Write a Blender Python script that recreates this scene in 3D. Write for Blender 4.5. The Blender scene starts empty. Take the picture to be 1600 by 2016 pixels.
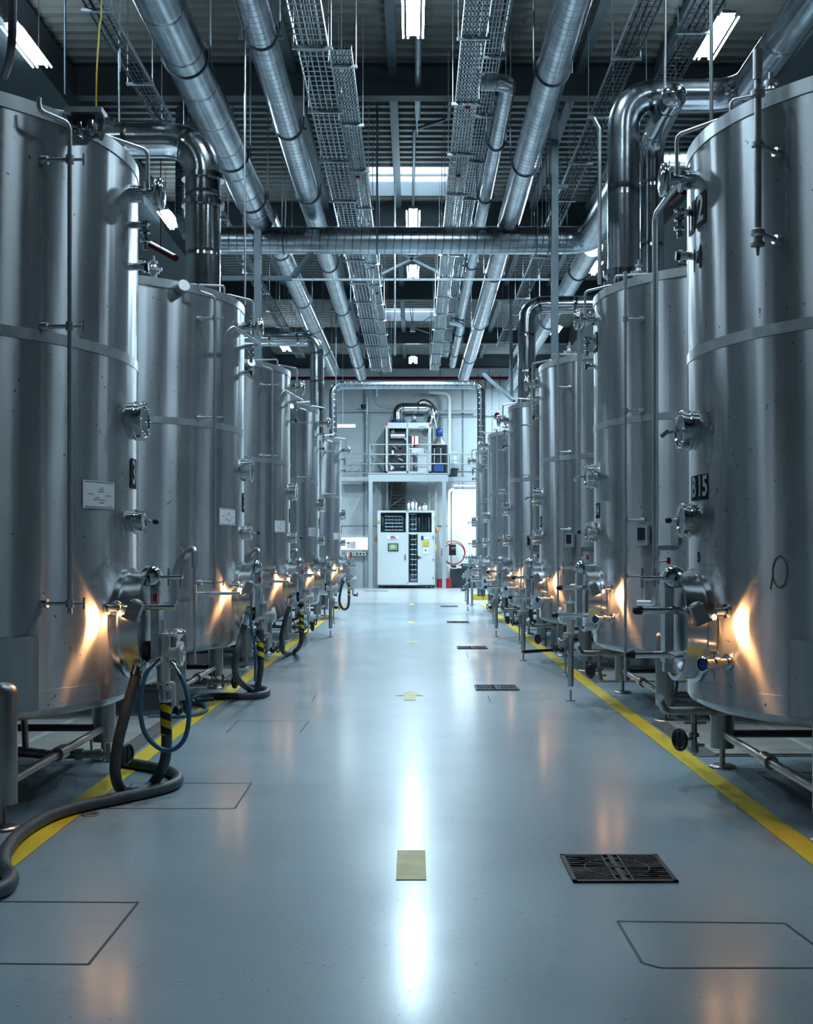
import bpy, math, random
from mathutils import Vector, Matrix
random.seed(4)
C = bpy.context.scene.collection
PI = math.pi
F, PX, PY, H = 2350.0, 813.0, 1085.0, 1.35      # focal length in pixels, vanishing point, eye height

# ------------------------------------------------------------------ helpers
def V(*a): return Vector(a)
def sp(px, py, Y):
    """world point seen at photo pixel (px, py) at distance Y down the hall"""
    return Vector(((px-PX)*Y/F, Y, H+(PY-py)*Y/F))
def fl(px, py, z=0.0):
    Y = (H-z)*F/(py-PY)
    return Vector(((px-PX)*Y/F, Y, z))

def frame(d):
    d = d.normalized()
    u = Vector((0, 0, 1)).cross(d)
    if u.length < 1e-3: u = Vector((1, 0, 0))
    u.normalize()
    return u, d.cross(u)

def fillet(pts, r, n=6):
    pts = [Vector(p) for p in pts]
    out = [pts[0]]
    for i in range(1, len(pts)-1):
        a, b, c = pts[i-1], pts[i], pts[i+1]
        da, dc = (a-b), (c-b)
        la, lc = da.length, dc.length
        da.normalize(); dc.normalize()
        ang = da.angle(dc, PI)
        if ang > PI-0.05: out.append(b); continue
        t = min(r/math.tan(ang/2), la*.49, lc*.49)
        p0, p1 = b+da*t, b+dc*t
        for k in range(n+1):
            s = k/n
            out.append(p0*(1-s)**2 + b*2*s*(1-s) + p1*s*s)
    out.append(pts[-1])
    return out

def spline(pts, n=8):
    P = [Vector(p) for p in pts]
    P = [P[0]*2-P[1]] + P + [P[-1]*2-P[-2]]
    out = []
    for i in range(1, len(P)-2):
        for k in range(n):
            t = k/n
            a, b, c, d = P[i-1], P[i], P[i+1], P[i+2]
            out.append(.5*((2*b)+(c-a)*t+(2*a-5*b+4*c-d)*t*t+(3*b-a-3*c+d)*t**3))
    out.append(P[-2])
    return out

class MB:
    def __init__(s): s.v = []; s.f = []; s.sm = []; s.uv = []
    def face(s, idx, smooth=False, uv=None):
        s.f.append(idx); s.sm.append(smooth); s.uv.append(uv or [(0, 0)]*len(idx))
    def box(s, c, size, rot=None, bevel=0):
        c = Vector(c); hx, hy, hz = [a/2 for a in size]
        i = len(s.v)
        for x in (-hx, hx):
            for y in (-hy, hy):
                for z in (-hz, hz):
                    p = Vector((x, y, z))
                    if rot is not None: p = rot @ p
                    s.v.append(c+p)
        for q in ((0,1,3,2),(4,6,7,5),(0,4,5,1),(2,3,7,6),(0,2,6,4),(1,5,7,3)):
            s.face([i+k for k in q])
        return s
    def bar(s, p0, p1, w, h):
        p0, p1 = Vector(p0), Vector(p1)
        d = p1-p0; u, v = frame(d)
        R = Matrix((u, v, d.normalized())).transposed()
        return s.box((p0+p1)/2, (w, h, d.length), R)
    def ringloft(s, rings, smooth=True, closed=True, uvs=None):
        """rings: list of lists of points"""
        i0 = len(s.v); n = len(rings[0])
        for r in rings: s.v += r
        for k in range(len(rings)-1):
            for j in range(n if closed else n-1):
                j2 = (j+1) % n
                a = i0+k*n+j; b = i0+k*n+j2; c = b+n; d = a+n
                uv = None
                if uvs: uv = [(uvs[k], j/n), (uvs[k], (j+1)/n), (uvs[k+1], (j+1)/n), (uvs[k+1], j/n)]
                s.face([a, b, c, d], smooth, uv)
        return s
    def cap(s, ring, flip=False):
        i0 = len(s.v); s.v += ring
        idx = list(range(i0, i0+len(ring)))
        s.face(idx[::-1] if flip else idx)
    def circ(s, c, u, v, r, seg): return [c+u*(r*math.cos(2*PI*k/seg))+v*(r*math.sin(2*PI*k/seg)) for k in range(seg)]
    def cyl(s, p0, p1, r, r1=None, seg=16, caps=True):
        p0, p1 = Vector(p0), Vector(p1); r1 = r if r1 is None else r1
        u, v = frame(p1-p0)
        a, b = s.circ(p0, u, v, r, seg), s.circ(p1, u, v, r1, seg)
        s.ringloft([a, b], uvs=[0, (p1-p0).length])
        if caps:
            if r > 1e-4: s.cap([Vector(x) for x in a], True)
            if r1 > 1e-4: s.cap([Vector(x) for x in b])
        return s
    def tube(s, pts, r, seg=12, caps=True):
        pts = [Vector(p) for p in pts]
        rs = r if isinstance(r, (list, tuple)) else [r]*len(pts)
        T = [(pts[min(i+1, len(pts)-1)]-pts[max(i-1, 0)]).normalized() for i in range(len(pts))]
        u, v = frame(T[0]); rings = []; L = [0]
        for i, p in enumerate(pts):
            if i:
                L.append(L[-1]+(p-pts[i-1]).length)
                ax = T[i-1].cross(T[i])
                if ax.length > 1e-6:
                    q = Matrix.Rotation(T[i-1].angle(T[i]), 3, ax.normalized()); u = q @ u; v = q @ v
            rings.append(s.circ(p, u, v, rs[i], seg))
        s.ringloft(rings, uvs=L)
        if caps:
            s.cap([Vector(x) for x in rings[0]], True); s.cap([Vector(x) for x in rings[-1]])
        return s
    def lathe(s, c, axis, prof, seg=24, sharp=False):
        """prof: list of (radius, height along axis)"""
        c = Vector(c); axis = Vector(axis).normalized(); u, v = frame(axis)
        if sharp:
            for k in range(len(prof)-1):
                s.ringloft([s.circ(c+axis*h, u, v, max(r, 1e-5), seg) for r, h in prof[k:k+2]])
        else:
            s.ringloft([s.circ(c+axis*h, u, v, max(r, 1e-5), seg) for r, h in prof])
        return s
    def torus(s, c, axis, R, r, seg=28, rs=8):
        c = Vector(c); axis = Vector(axis).normalized(); u, v = frame(axis); rings = []
        for k in range(seg+1):
            a = 2*PI*k/seg; d = u*math.cos(a)+v*math.sin(a)
            rings.append([c+d*(R+r*math.cos(2*PI*j/rs))+axis*(r*math.sin(2*PI*j/rs)) for j in range(rs)])
        return s.ringloft(rings)
    def poly(s, pts, smooth=False, uv=None):
        i = len(s.v); s.v += [Vector(p) for p in pts]; s.face(list(range(i, i+len(pts))), smooth, uv); return s
    def prism(s, pts, d):
        pts = [Vector(p) for p in pts]; d = Vector(d); n = len(pts)
        s.poly(pts[::-1]); s.poly([p+d for p in pts])
        for k in range(n): s.poly([pts[k], pts[(k+1) % n], pts[(k+1) % n]+d, pts[k]+d])
        return s
    def build(s, name, mat, parent=None, label=None):
        me = bpy.data.meshes.new(name)
        me.from_pydata([tuple(p) for p in s.v], [], s.f)
        me.polygons.foreach_set('use_smooth', s.sm)
        uvl = me.uv_layers.new(name='UVMap')
        flat = [c for f in s.uv for p in f for c in p]
        uvl.data.foreach_set('uv', flat)
        me.materials.append(mat); me.update()
        o = bpy.data.objects.new(name, me); C.objects.link(o)
        if parent is not None: o.parent = parent
        if label: o['label'] = label
        return o

def empty(name, loc=(0, 0, 0)):
    o = bpy.data.objects.new(name, None); C.objects.link(o); o.location = loc
    o.empty_display_size = .1
    return o
def tag(o, label=None, cat=None, group=None, kind=None):
    if label: o['label'] = label
    if cat: o['category'] = cat
    if group: o['group'] = group
    if kind: o['kind'] = kind
    return o
def thing(name, label, cat, loc=(0, 0, 0), group=None): return tag(empty(name, loc), label, cat, group)
def struct(name, mb, mat, parent=None):
    o = mb.build(name, mat, parent)
    if parent is None: o['kind'] = 'structure'
    return o
KIDS = {}
def kids(o): return [c for c in bpy.data.objects if c.parent == o]
def copy_tree(o, parent=None):
    c = o.copy(); C.objects.link(c)
    if parent is not None: c.parent = parent
    for ch in kids(o): copy_tree(ch, c)
    return c

def text_polys(txt, size, bold=0.0):
    cu = bpy.data.curves.new('txt', 'FONT'); cu.body = txt; cu.size = size; cu.align_x = 'CENTER'; cu.align_y = 'CENTER'
    cu.offset = bold; cu.resolution_u = 3
    ob = bpy.data.objects.new('txt', cu); C.objects.link(ob)
    bpy.context.view_layer.update()
    dg = bpy.context.evaluated_depsgraph_get()
    me = bpy.data.meshes.new_from_object(ob.evaluated_get(dg))
    res = [[tuple(me.vertices[i].co[:2]) for i in p.vertices] for p in me.polygons]
    bpy.data.objects.remove(ob); bpy.data.curves.remove(cu); bpy.data.meshes.remove(me)
    return res

# ------------------------------------------------------------------ materials
def nodes(name):
    m = bpy.data.materials.new(name); m.use_nodes = True
    n = m.node_tree; b = n.nodes['Principled BSDF']
    return m, n, b
def mat(name, col, rough=.5, metal=0.0, noise=0.0, nscale=6.0, bump=0.0, emit=None, estr=0, coat=0, spec=None):
    m, n, b = nodes(name)
    b.inputs['Base Color'].default_value = (*col, 1); b.inputs['Roughness'].default_value = rough; b.inputs['Metallic'].default_value = metal
    if spec is not None: b.inputs['Specular IOR Level'].default_value = spec
    if emit: b.inputs['Emission Color'].default_value = (*emit, 1); b.inputs['Emission Strength'].default_value = estr
    if noise or bump:
        tc = n.nodes.new('ShaderNodeTexCoord'); no = n.nodes.new('ShaderNodeTexNoise')
        no.inputs['Scale'].default_value = nscale; no.inputs['Detail'].default_value = 5
        n.links.new(tc.outputs['Object'], no.inputs['Vector'])
        if noise:
            cr = n.nodes.new('ShaderNodeValToRGB')
            cr.color_ramp.elements[0].position = .3; cr.color_ramp.elements[1].position = .7
            cr.color_ramp.elements[0].color = (*[c*(1-noise) for c in col], 1); cr.color_ramp.elements[1].color = (*[min(1, c*(1+noise)) for c in col], 1)
            n.links.new(no.outputs['Fac'], cr.inputs['Fac']); n.links.new(cr.outputs['Color'], b.inputs['Base Color'])
        if bump:
            bp = n.nodes.new('ShaderNodeBump'); bp.inputs['Strength'].default_value = bump; bp.inputs['Distance'].default_value = .01
            n.links.new(no.outputs['Fac'], bp.inputs['Height']); n.links.new(bp.outputs['Normal'], b.inputs['Normal'])
    return m

def tank_steel(name, col=(.45, .47, .49), rough=.30, aniso=1.0, seed=0):
    m, n, b = nodes(name); L = n.links.new; N = n.nodes.new
    b.inputs['Metallic'].default_value = .82
    tc = N('ShaderNodeNewGeometry')
    def noise(scale, vec, detail=4):
        mp = N('ShaderNodeMapping'); mp.inputs['Scale'].default_value = vec; mp.inputs['Location'].default_value = (seed, seed*.7, 0)
        L(tc.outputs['Position'], mp.inputs['Vector'])
        no = N('ShaderNodeTexNoise'); no.inputs['Scale'].default_value = scale; no.inputs['Detail'].default_value = detail
        L(mp.outputs['Vector'], no.inputs['Vector']); return no.outputs['Fac']
    def ramp(f, p0, p1, c0, c1):
        r = N('ShaderNodeValToRGB'); e = r.color_ramp.elements
        e[0].position = p0; e[1].position = p1; e[0].color = (*c0, 1); e[1].color = (*c1, 1); L(f, r.inputs['Fac']); return r.outputs['Color']
    streak = noise(9, (1, 1, .03), 3)
    blot = noise(2.2, (1, 1, .6), 6)
    fine = noise(60, (1, 1, 1), 3)
    c1 = ramp(streak, .3, .7, tuple(c*.86 for c in col), tuple(min(1, c*1.12) for c in col))
    mx = N('ShaderNodeMixRGB'); mx.blend_type = 'MULTIPLY'; mx.inputs['Fac'].default_value = .55
    L(c1, mx.inputs[1]); L(ramp(blot, .35, .65, (.72, .74, .76), (1, 1, 1)), mx.inputs[2])
    sp_ = noise(34, (1, 1, 1), 1)
    mx2 = N('ShaderNodeMixRGB'); mx2.blend_type = 'MULTIPLY'; mx2.inputs['Fac'].default_value = .8
    L(mx.outputs[0], mx2.inputs[1]); L(ramp(sp_, .235, .25, (.12, .11, .1), (1, 1, 1)), mx2.inputs[2])
    L(mx2.outputs[0], b.inputs['Base Color'])
    rr = N('ShaderNodeMapRange'); rr.inputs['To Min'].default_value = rough-.04; rr.inputs['To Max'].default_value = rough+.05
    L(blot, rr.inputs['Value']); L(rr.outputs[0], b.inputs['Roughness'])
    b.inputs['Anisotropic'].default_value = aniso
    tg = N('ShaderNodeTangent'); tg.direction_type = 'RADIAL'; tg.axis = 'Z'
    L(tg.outputs[0], b.inputs['Tangent'])
    b.inputs['Anisotropic Rotation'].default_value = .25
    bp = N('ShaderNodeBump'); bp.inputs['Strength'].default_value = .5; bp.inputs['Distance'].default_value = .012
    w1 = noise(6, (1, 1, .02), 1.5)
    L(w1, bp.inputs['Height'])
    bp2 = N('ShaderNodeBump'); bp2.inputs['Strength'].default_value = .012; bp2.inputs['Distance'].default_value = .004
    L(fine, bp2.inputs['Height']); L(bp.outputs['Normal'], bp2.inputs['Normal'])
    L(bp2.outputs['Normal'], b.inputs['Normal'])
    return m

def duct_mat(name, col, rough, period=.13, spiral=True):
    m, n, b = nodes(name); L = n.links.new; N = n.nodes.new
    b.inputs['Metallic'].default_value = 1.0; b.inputs['Roughness'].default_value = rough
    uv = N('ShaderNodeUVMap'); sx = N('ShaderNodeSeparateXYZ'); L(uv.outputs['UV'], sx.inputs[0])
    ad = N('ShaderNodeMath'); ad.operation = 'MULTIPLY_ADD'
    L(sx.outputs['Y'], ad.inputs[0]); ad.inputs[1].default_value = period if spiral else 0; L(sx.outputs['X'], ad.inputs[2])
    dv = N('ShaderNodeMath'); dv.operation = 'DIVIDE'; dv.inputs[1].default_value = period; L(ad.outputs[0], dv.inputs[0])
    fr = N('ShaderNodeMath'); fr.operation = 'FRACT'; L(dv.outputs[0], fr.inputs[0])
    rp = N('ShaderNodeValToRGB'); e = rp.color_ramp.elements
    e[0].position = 0; e[0].color = (.42, .42, .42, 1); e[1].position = .05; e[1].color = (1, 1, 1, 1)
    x = e.new(.95); x.color = (1, 1, 1, 1); x = e.new(1.0); x.color = (.42, .42, .42, 1)
    L(fr.outputs[0], rp.inputs['Fac'])
    tc = N('ShaderNodeTexCoord'); no = N('ShaderNodeTexNoise'); no.inputs['Scale'].default_value = 3.5; no.inputs['Detail'].default_value = 6
    L(tc.outputs['Object'], no.inputs['Vector'])
    cr = N('ShaderNodeValToRGB'); cr.color_ramp.elements[0].position = .3; cr.color_ramp.elements[1].position = .7
    cr.color_ramp.elements[0].color = (*[c*.7 for c in col], 1); cr.color_ramp.elements[1].color = (*[min(1, c*1.15) for c in col], 1)
    L(no.outputs['Fac'], cr.inputs['Fac'])
    mx = N('ShaderNodeMixRGB'); mx.blend_type = 'MULTIPLY'; mx.inputs['Fac'].default_value = 1
    L(cr.outputs[0], mx.inputs[1]); L(rp.outputs[0], mx.inputs[2]); L(mx.outputs[0], b.inputs['Base Color'])
    bp = N('ShaderNodeBump'); bp.inputs['Strength'].default_value = .6; bp.inputs['Distance'].default_value = .01; L(rp.outputs[0], bp.inputs['Height'])
    bp2 = N('ShaderNodeBump'); bp2.inputs['Strength'].default_value = .25; bp2.inputs['Distance'].default_value = .02
    L(no.outputs['Fac'], bp2.inputs['Height']); L(bp.outputs[0], bp2.inputs['Normal']); L(bp2.outputs[0], b.inputs['Normal'])
    return m

def floor_mat():
    m, n, b = nodes('floor_paint'); L = n.links.new; N = n.nodes.new
    tc = N('ShaderNodeTexCoord')
    def noise(scale, vec, detail=4, dist=0):
        mp = N('ShaderNodeMapping'); mp.inputs['Scale'].default_value = vec; mp.inputs['Location'].default_value = (3.3, 1.7, .37)
        L(tc.outputs['Object'], mp.inputs['Vector'])
        no = N('ShaderNodeTexNoise'); no.inputs['Scale'].default_value = scale; no.inputs['Detail'].default_value = detail; no.inputs['Distortion'].default_value = dist
        L(mp.outputs['Vector'], no.inputs['Vector']); return no.outputs['Fac']
    def ramp(f, p0, p1, c0, c1):
        r = N('ShaderNodeValToRGB'); e = r.color_ramp.elements
        e[0].position = p0; e[1].position = p1; e[0].color = (*c0, 1); e[1].color = (*c1, 1); L(f, r.inputs['Fac']); return r.outputs['Color']
    def mix(a, b_, t='MULTIPLY', f=1.0):
        x = N('ShaderNodeMixRGB'); x.blend_type = t
        if isinstance(f, float): x.inputs['Fac'].default_value = f
        else: L(f, x.inputs['Fac'])
        L(a, x.inputs[1]); L(b_, x.inputs[2]); return x.outputs[0]
    base = ramp(noise(1.1, (1, .7, 1), 6), .2, .8, (.22, .295, .34), (.36, .455, .50))
    base = mix(base, ramp(noise(90, (1, 1, 1), 2), .3, .7, (.86, .87, .88), (1, 1, 1)))
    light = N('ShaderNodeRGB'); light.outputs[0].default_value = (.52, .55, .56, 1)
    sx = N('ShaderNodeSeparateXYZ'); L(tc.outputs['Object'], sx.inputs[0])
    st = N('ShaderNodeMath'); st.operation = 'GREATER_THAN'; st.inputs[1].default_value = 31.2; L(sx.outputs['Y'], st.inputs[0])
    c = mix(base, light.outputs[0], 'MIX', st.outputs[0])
    c = mix(c, ramp(noise(14, (1, 1, 1), 4), .2, .36, (.78, .78, .78), (1, 1, 1)))
    c = mix(c, ramp(noise(26, (1, 1.6, 1), 2, 1.2), .215, .24, (.25, .25, .25), (1, 1, 1)))
    c = mix(c, ramp(noise(60, (1, 1, 1), 0), .15, .17, (.2, .2, .2), (1, 1, 1)))       # small dark scuffs
    L(c, b.inputs['Base Color'])
    rr = N('ShaderNodeMapRange'); rr.inputs['To Min'].default_value = .26; rr.inputs['To Max'].default_value = .46
    L(noise(1.4, (1, 1.3, 1), 3, .0), rr.inputs['Value']); L(rr.outputs[0], b.inputs['Roughness'])
    b.inputs['Specular IOR Level'].default_value = .6
    b.inputs['Coat Weight'].default_value = .38; b.inputs['Coat Roughness'].default_value = .17
    bp = N('ShaderNodeBump'); bp.inputs['Strength'].default_value = .07; bp.inputs['Distance'].default_value = .012
    L(noise(2.2, (.5, 3.2, 1), 1), bp.inputs['Height']); L(bp.outputs[0], b.inputs['Normal']); L(bp.outputs[0], b.inputs['Coat Normal'])
    return m

M = {}
M['tank'] = tank_steel('tank_steel')
M['band'] = tank_steel('weld_band_steel', (.60, .63, .65), .30, .5, 3)
M['leg'] = mat('leg_steel', (.40, .39, .38), .33, 1, .12, 5)
M['man'] = mat('manway_steel', (.66, .68, .70), .2, 1, .05, 8)
M['pol'] = mat('polished_steel', (.72, .74, .76), .12, 1, .05, 8)
M['sat'] = mat('satin_steel', (.62, .63, .65), .34, 1, .1, 7)
M['valve'] = mat('valve_steel', (.80, .78, .75), .30, .55, .06, 12)
M['cast'] = mat('cast_steel', (.46, .45, .44), .42, 1, .15, 20, .1)
M['dark'] = mat('dark_steel', (.10, .10, .105), .45, .7)
M['blk'] = mat('black_plastic', (.012, .012, .014), .4)
M['rub'] = mat('grey_rubber', (.045, .062, .075), .5, 0, .2, 12)
M['blueh'] = mat('blue_rubber', (.035, .13, .22), .42, 0, .15, 12)
M['red'] = mat('red_plastic', (.50, .02, .025), .35)
M['redp'] = mat('red_pipe_paint', (.10, .008, .013), .7, spec=.2)
M['org'] = mat('orange_plastic', (.75, .20, .03), .4)
M['yel'] = mat('yellow_paint', (.72, .52, .03), .42, 0, .12, 3)
M['yelf'] = mat('faded_yellow_paint', (.66, .54, .18), .5, 0, .15, 9)
M['blue'] = mat('blue_plastic', (.01, .05, .22), .35)
M['white'] = mat('white_coat', (.66, .70, .71), .35)
M['paper'] = mat('paper', (.86, .87, .90), .6)
M['ink'] = mat('ink', (.02, .022, .025), .5)
M['plate'] = mat('number_plate', (.006, .010, .014), .7, spec=.15)
M['digit'] = mat('number_paint', (.42, .48, .52), .4, .3)
M['glass'] = mat('gauge_glass', (.20, .27, .31), .06, .2)
M['dial'] = mat('dial_face', (.75, .77, .78), .25)
M['lampbody'] = mat('lamp_housing', (.30, .30, .30), .45, .4)
M['bulb'] = mat('lamp_bulb', (1, .7, .4), .5, emit=(1, .50, .18), estr=60)
M['tube'] = mat('fluorescent_tube', (1, 1, 1), .5, emit=(.72, .90, 1.0), estr=48)
M['tube2'] = mat('batten_tube', (1, 1, 1), .5, emit=(.80, .93, 1.0), estr=9)
M['fixt'] = mat('fixture_white', (.30, .34, .37), .5)
M['duct'] = duct_mat('spiral_duct', (.55, .60, .64), .24)
M['duct2'] = duct_mat('clad_duct', (.50, .55, .59), .22, .95, False)
M['chim'] = duct_mat('clad_riser', (.60, .64, .67), .15, .55, False)
M['galv'] = mat('galvanised_steel', (.50, .56, .60), .42, .65, .25, 14)
M['galvd'] = mat('dull_galvanised_steel', (.22, .26, .29), .5, .7, .2, 10)
M['beam'] = mat('roof_beam_paint', (.030, .045, .056), .5, .1)
M['beaml'] = mat('purlin_paint', (.11, .155, .185), .5, .1)
M['col'] = mat('column_paint', (.17, .225, .26), .4, .3, .1, 5)
M['roof'] = mat('roof_sheet', (.20, .215, .21), .55, .1, .12, 3)
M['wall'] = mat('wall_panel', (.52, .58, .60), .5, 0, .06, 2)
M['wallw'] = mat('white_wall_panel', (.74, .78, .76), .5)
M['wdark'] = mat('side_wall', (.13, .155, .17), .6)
M['cable'] = mat('cable_black', (.02, .022, .025), .5)
M['platf'] = mat('platform_steel', (.42, .47, .49), .4, .4)
M['drain'] = mat('drain_grate', (.055, .045, .042), .55, .5)
M['pit'] = mat('drain_pit', (.006, .006, .006), .8)
M['slat'] = mat('plastic_grating', (.46, .46, .44), .5, 0, .1, 5)
M['slatd'] = mat('grating_gap', (.10, .105, .105), .6)
M['line'] = mat('joint_line', (.045, .05, .055), .6)
M['int'] = mat('machine_interior', (.06, .07, .08), .4, .5)
M['screen'] = mat('screen', (.02, .05, .05), .3, emit=(.15, .45, .35), estr=.6)
M['screeny'] = mat('screen_yellow', (.3, .3, .05), .3, emit=(.5, .5, .1), estr=.5)
M['sign'] = mat('lit_panel', (.8, .85, .85), .4, emit=(.85, .95, 1), estr=1.1)
M['dkpnl'] = mat('dark_panel', (.02, .03, .035), .4)
M['bucket'] = mat('red_bucket', (.45, .03, .04), .4)
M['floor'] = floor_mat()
def pane_mat():
    m, n, b = nodes('clear_pane'); N = n.nodes.new; L = n.links.new
    t = N('ShaderNodeBsdfTransparent'); g = N('ShaderNodeBsdfGlossy'); g.inputs['Roughness'].default_value = .03
    x = N('ShaderNodeMixShader'); x.inputs[0].default_value = .10
    t.inputs['Color'].default_value = (.86, .93, .95, 1)
    L(t.outputs[0], x.inputs[1]); L(g.outputs[0], x.inputs[2]); L(x.outputs[0], n.nodes['Material Output'].inputs['Surface'])
    return m
M['pane'] = pane_mat()

# ------------------------------------------------------------------ room shell
XW, YB, YN, ZR = 9.0, 45.0, -7.0, H+7.05
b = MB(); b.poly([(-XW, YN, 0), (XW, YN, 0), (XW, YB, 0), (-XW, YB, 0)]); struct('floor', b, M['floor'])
b = MB()
for s in (-1,):
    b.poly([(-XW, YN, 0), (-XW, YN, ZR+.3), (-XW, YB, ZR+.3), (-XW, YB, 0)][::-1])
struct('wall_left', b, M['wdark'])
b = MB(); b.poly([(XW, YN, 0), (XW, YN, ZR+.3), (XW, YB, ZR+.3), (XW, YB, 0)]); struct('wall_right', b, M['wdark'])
b = MB(); b.poly([(-XW, YN, 0), (-XW, YN, ZR+.3), (XW, YN, ZR+.3), (XW, YN, 0)]); struct('wall_near', b, M['wall'])
b = MB(); b.poly([(-XW, YB, 0), (XW, YB, 0), (XW, YB, ZR+.3), (-XW, YB, ZR+.3)]); wf = struct('wall_far', b, M['wall'])
# wall panel joints of the far wall
b = MB()
for px in (716, 911, 941, 955, 969, 984, 1010):
    p = sp(px, 900, YB-.02)
    b.box((p.x, YB-.02, 4), (.05, .03, 8))
for z in (2.3, 4.35):
    b.box((0, YB-.012, z), (2*XW, .015, .03))
struct('trim_1', b, M['galvd'])
# corrugated roof with two skylights
SKY = [(21.9, 23.7), (34.7, 36.6)]; SX = (-.86, .67)
def corr(b, x0, x1, y0, y1):
    per = .27; y = y0; prof = []
    while y < y1-1e-4:
        for dy, z in ((0, 0), (.07, 0), (.10, .07), (.205, .07), (.235, 0)):
            if y+dy < y1: prof.append((y+dy, ZR+z))
        y += per
    prof.append((y1, ZR))
    for i in range(len(prof)-1):
        (a, za), (c, zc) = prof[i], prof[i+1]
        b.poly([(x0, a, za), (x0, c, zc), (x1, c, zc), (x1, a, za)])
b = MB()
corr(b, -XW, SX[0], YN, YB); corr(b, SX[1], XW, YN, YB)
ys = [YN]+[y for s in SKY for y in s]+[YB]
for k in range(0, len(ys), 2): corr(b, SX[0], SX[1], ys[k], ys[k+1])
struct('ceiling', b, M['roof'])
for k, (y0, y1) in enumerate(SKY):
    b = MB(); b.box(((SX[0]+SX[1])/2, (y0+y1)/2, ZR+.25), (SX[1]-SX[0], y1-y0, .01)); w = struct('window_%d' % (k+1), b, M['pane'])
    b = MB()
    xm = (SX[0]+SX[1])/2
    for x in SX: b.box((x, (y0+y1)/2, ZR+.14), (.04, y1-y0+.08, .28))
    for y in (y0, y1): b.box((xm, y, ZR+.14), (SX[1]-SX[0]+.04, .04, .28))
    b.box((xm, y0+(y1-y0)*.62, ZR+.2), (SX[1]-SX[0], .035, .04))
    b.build('window_frame', M['fixt'], w)
# steel roof frame
def ibeam(b, p0, p1, w, h):
    p0, p1 = Vector(p0), Vector(p1); up = V(0, 0, 1)
    t = .02
    b.bar(p0+up*(h/2), p1+up*(h/2), w if abs(p1.x-p0.x) < .1 else t, t if abs(p1.x-p0.x) < .1 else w) if False else None
    d = (p1-p0); ln = d.length; c = (p0+p1)/2
    if abs(d.x) > abs(d.y):
        b.box(c+up*h/2, (ln, w, t)); b.box(c-up*h/2, (ln, w, t)); b.box(c, (ln, .014, h))
    else:
        b.box(c+up*h/2, (w, ln, t)); b.box(c-up*h/2, (w, ln, t)); b.box(c, (.014, ln, h))
n = 2
for y in (3.5, 10.4, 17.3, 24.2, 31.2, 37.8, 42.9):
    b = MB(); ibeam(b, (-XW, y, ZR-.25), (XW, y, ZR-.25), .22, .46); struct('trim_%d' % n, b, M['beam']); n += 1
for x in (-3.35, -1.76, -.30, 1.2, 2.42, 3.55):
    b = MB(); b.box((x, (YN+YB)/2, ZR-.07), (.13, YB-YN, .12)); struct('trim_%d' % n, b, M['beaml']); n += 1
for s in (-1, 1):
    b = MB(); b.box((s*5.35, (YN+YB)/2, ZR-.42), (.95, YB-YN, .62)); struct('trim_%d' % n, b, M['beam']); n += 1
    b = MB(); b.box((s*7.8, (YN+YB)/2, ZR-.3), (.5, YB-YN, .5)); struct('trim_%d' % n, b, M['beam']); n += 1

# ------------------------------------------------------------------ ceiling lights
def make_light():
    t = empty('ceiling_light')
    b = MB(); b.box((0, 0, .05), (.16, 1.24, .03)); b.box((0, 0, .085), (.10, 1.1, .04)); b.build('lamp_housing', M['fixt'], t)
    for x in (-.118, -.062, .062, .118):
        b = MB(); b.cyl((x, -.59, 0), (x, .59, 0), .012, seg=8); b.build('tube', M['tube'], t)
    for y in (-.45, .45): MB().cyl((0, y, .1), (0, y, ZR-H-6.2-.003), .006, seg=6).build('hanger_rod', M['galvd'], t)
    return t
LP = make_light()
lights = []
for y, lab in ((5.0, None), (9.3, None), (13.83, 'bright twin-tube ceiling light over the aisle, cut by the top edge'), (22.35, 'twin-tube ceiling light hanging just above the wide cross duct'),
            (26.6, 'twin-tube ceiling light over the aisle, right below the wide cross duct'), (38.8, 'smallest and farthest twin-tube ceiling light over the aisle')):
    lights.append((0.0, y, lab))
for x, y, lab in ((-4.75, 5, None), (-4.75, 9.5, None), (-4.75, 14.7, 'bright slanting ceiling light in the top left corner'), (-4.55, 22.4, 'ceiling light behind the riser pipe of the second left tank'),
            (-3.9, 36.4, 'small ceiling light glowing above the third left tank'), (3.75, 5, None), (3.75, 9.3, None), (3.66, 14.45, 'bright slanting ceiling light in the top right corner'),
            (3.95, 26.2, 'ceiling light left of the tall spiral riser on the right'), (4.0, 33.6, 'small ceiling light half hidden behind the right steel column'), (3.7, 42.0, 'tiny far ceiling light beside the red sprinkler pipe')):
    lights.append((x, y, lab))
for i, (x, y, lab) in enumerate(lights):
    o = LP if i == 0 else copy_tree(LP)
    o.location = (x, y, H+6.2)
    tag(o, lab or 'twin-tube ceiling light above the camera', 'ceiling light', 'hanging fluorescent ceiling lights')
    la = bpy.data.lights.new('fluorescent_glow', 'AREA'); la.shape = 'RECTANGLE'; la.size = .26; la.size_y = 1.18
    la.energy = 20 if y < 8 else 75 if y < 20 else 270; la.color = (.62, .85, 1.0)
    lo = bpy.data.objects.new('fluorescent_glow', la); C.objects.link(lo); lo.location = (x, y, H+6.17)

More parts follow.
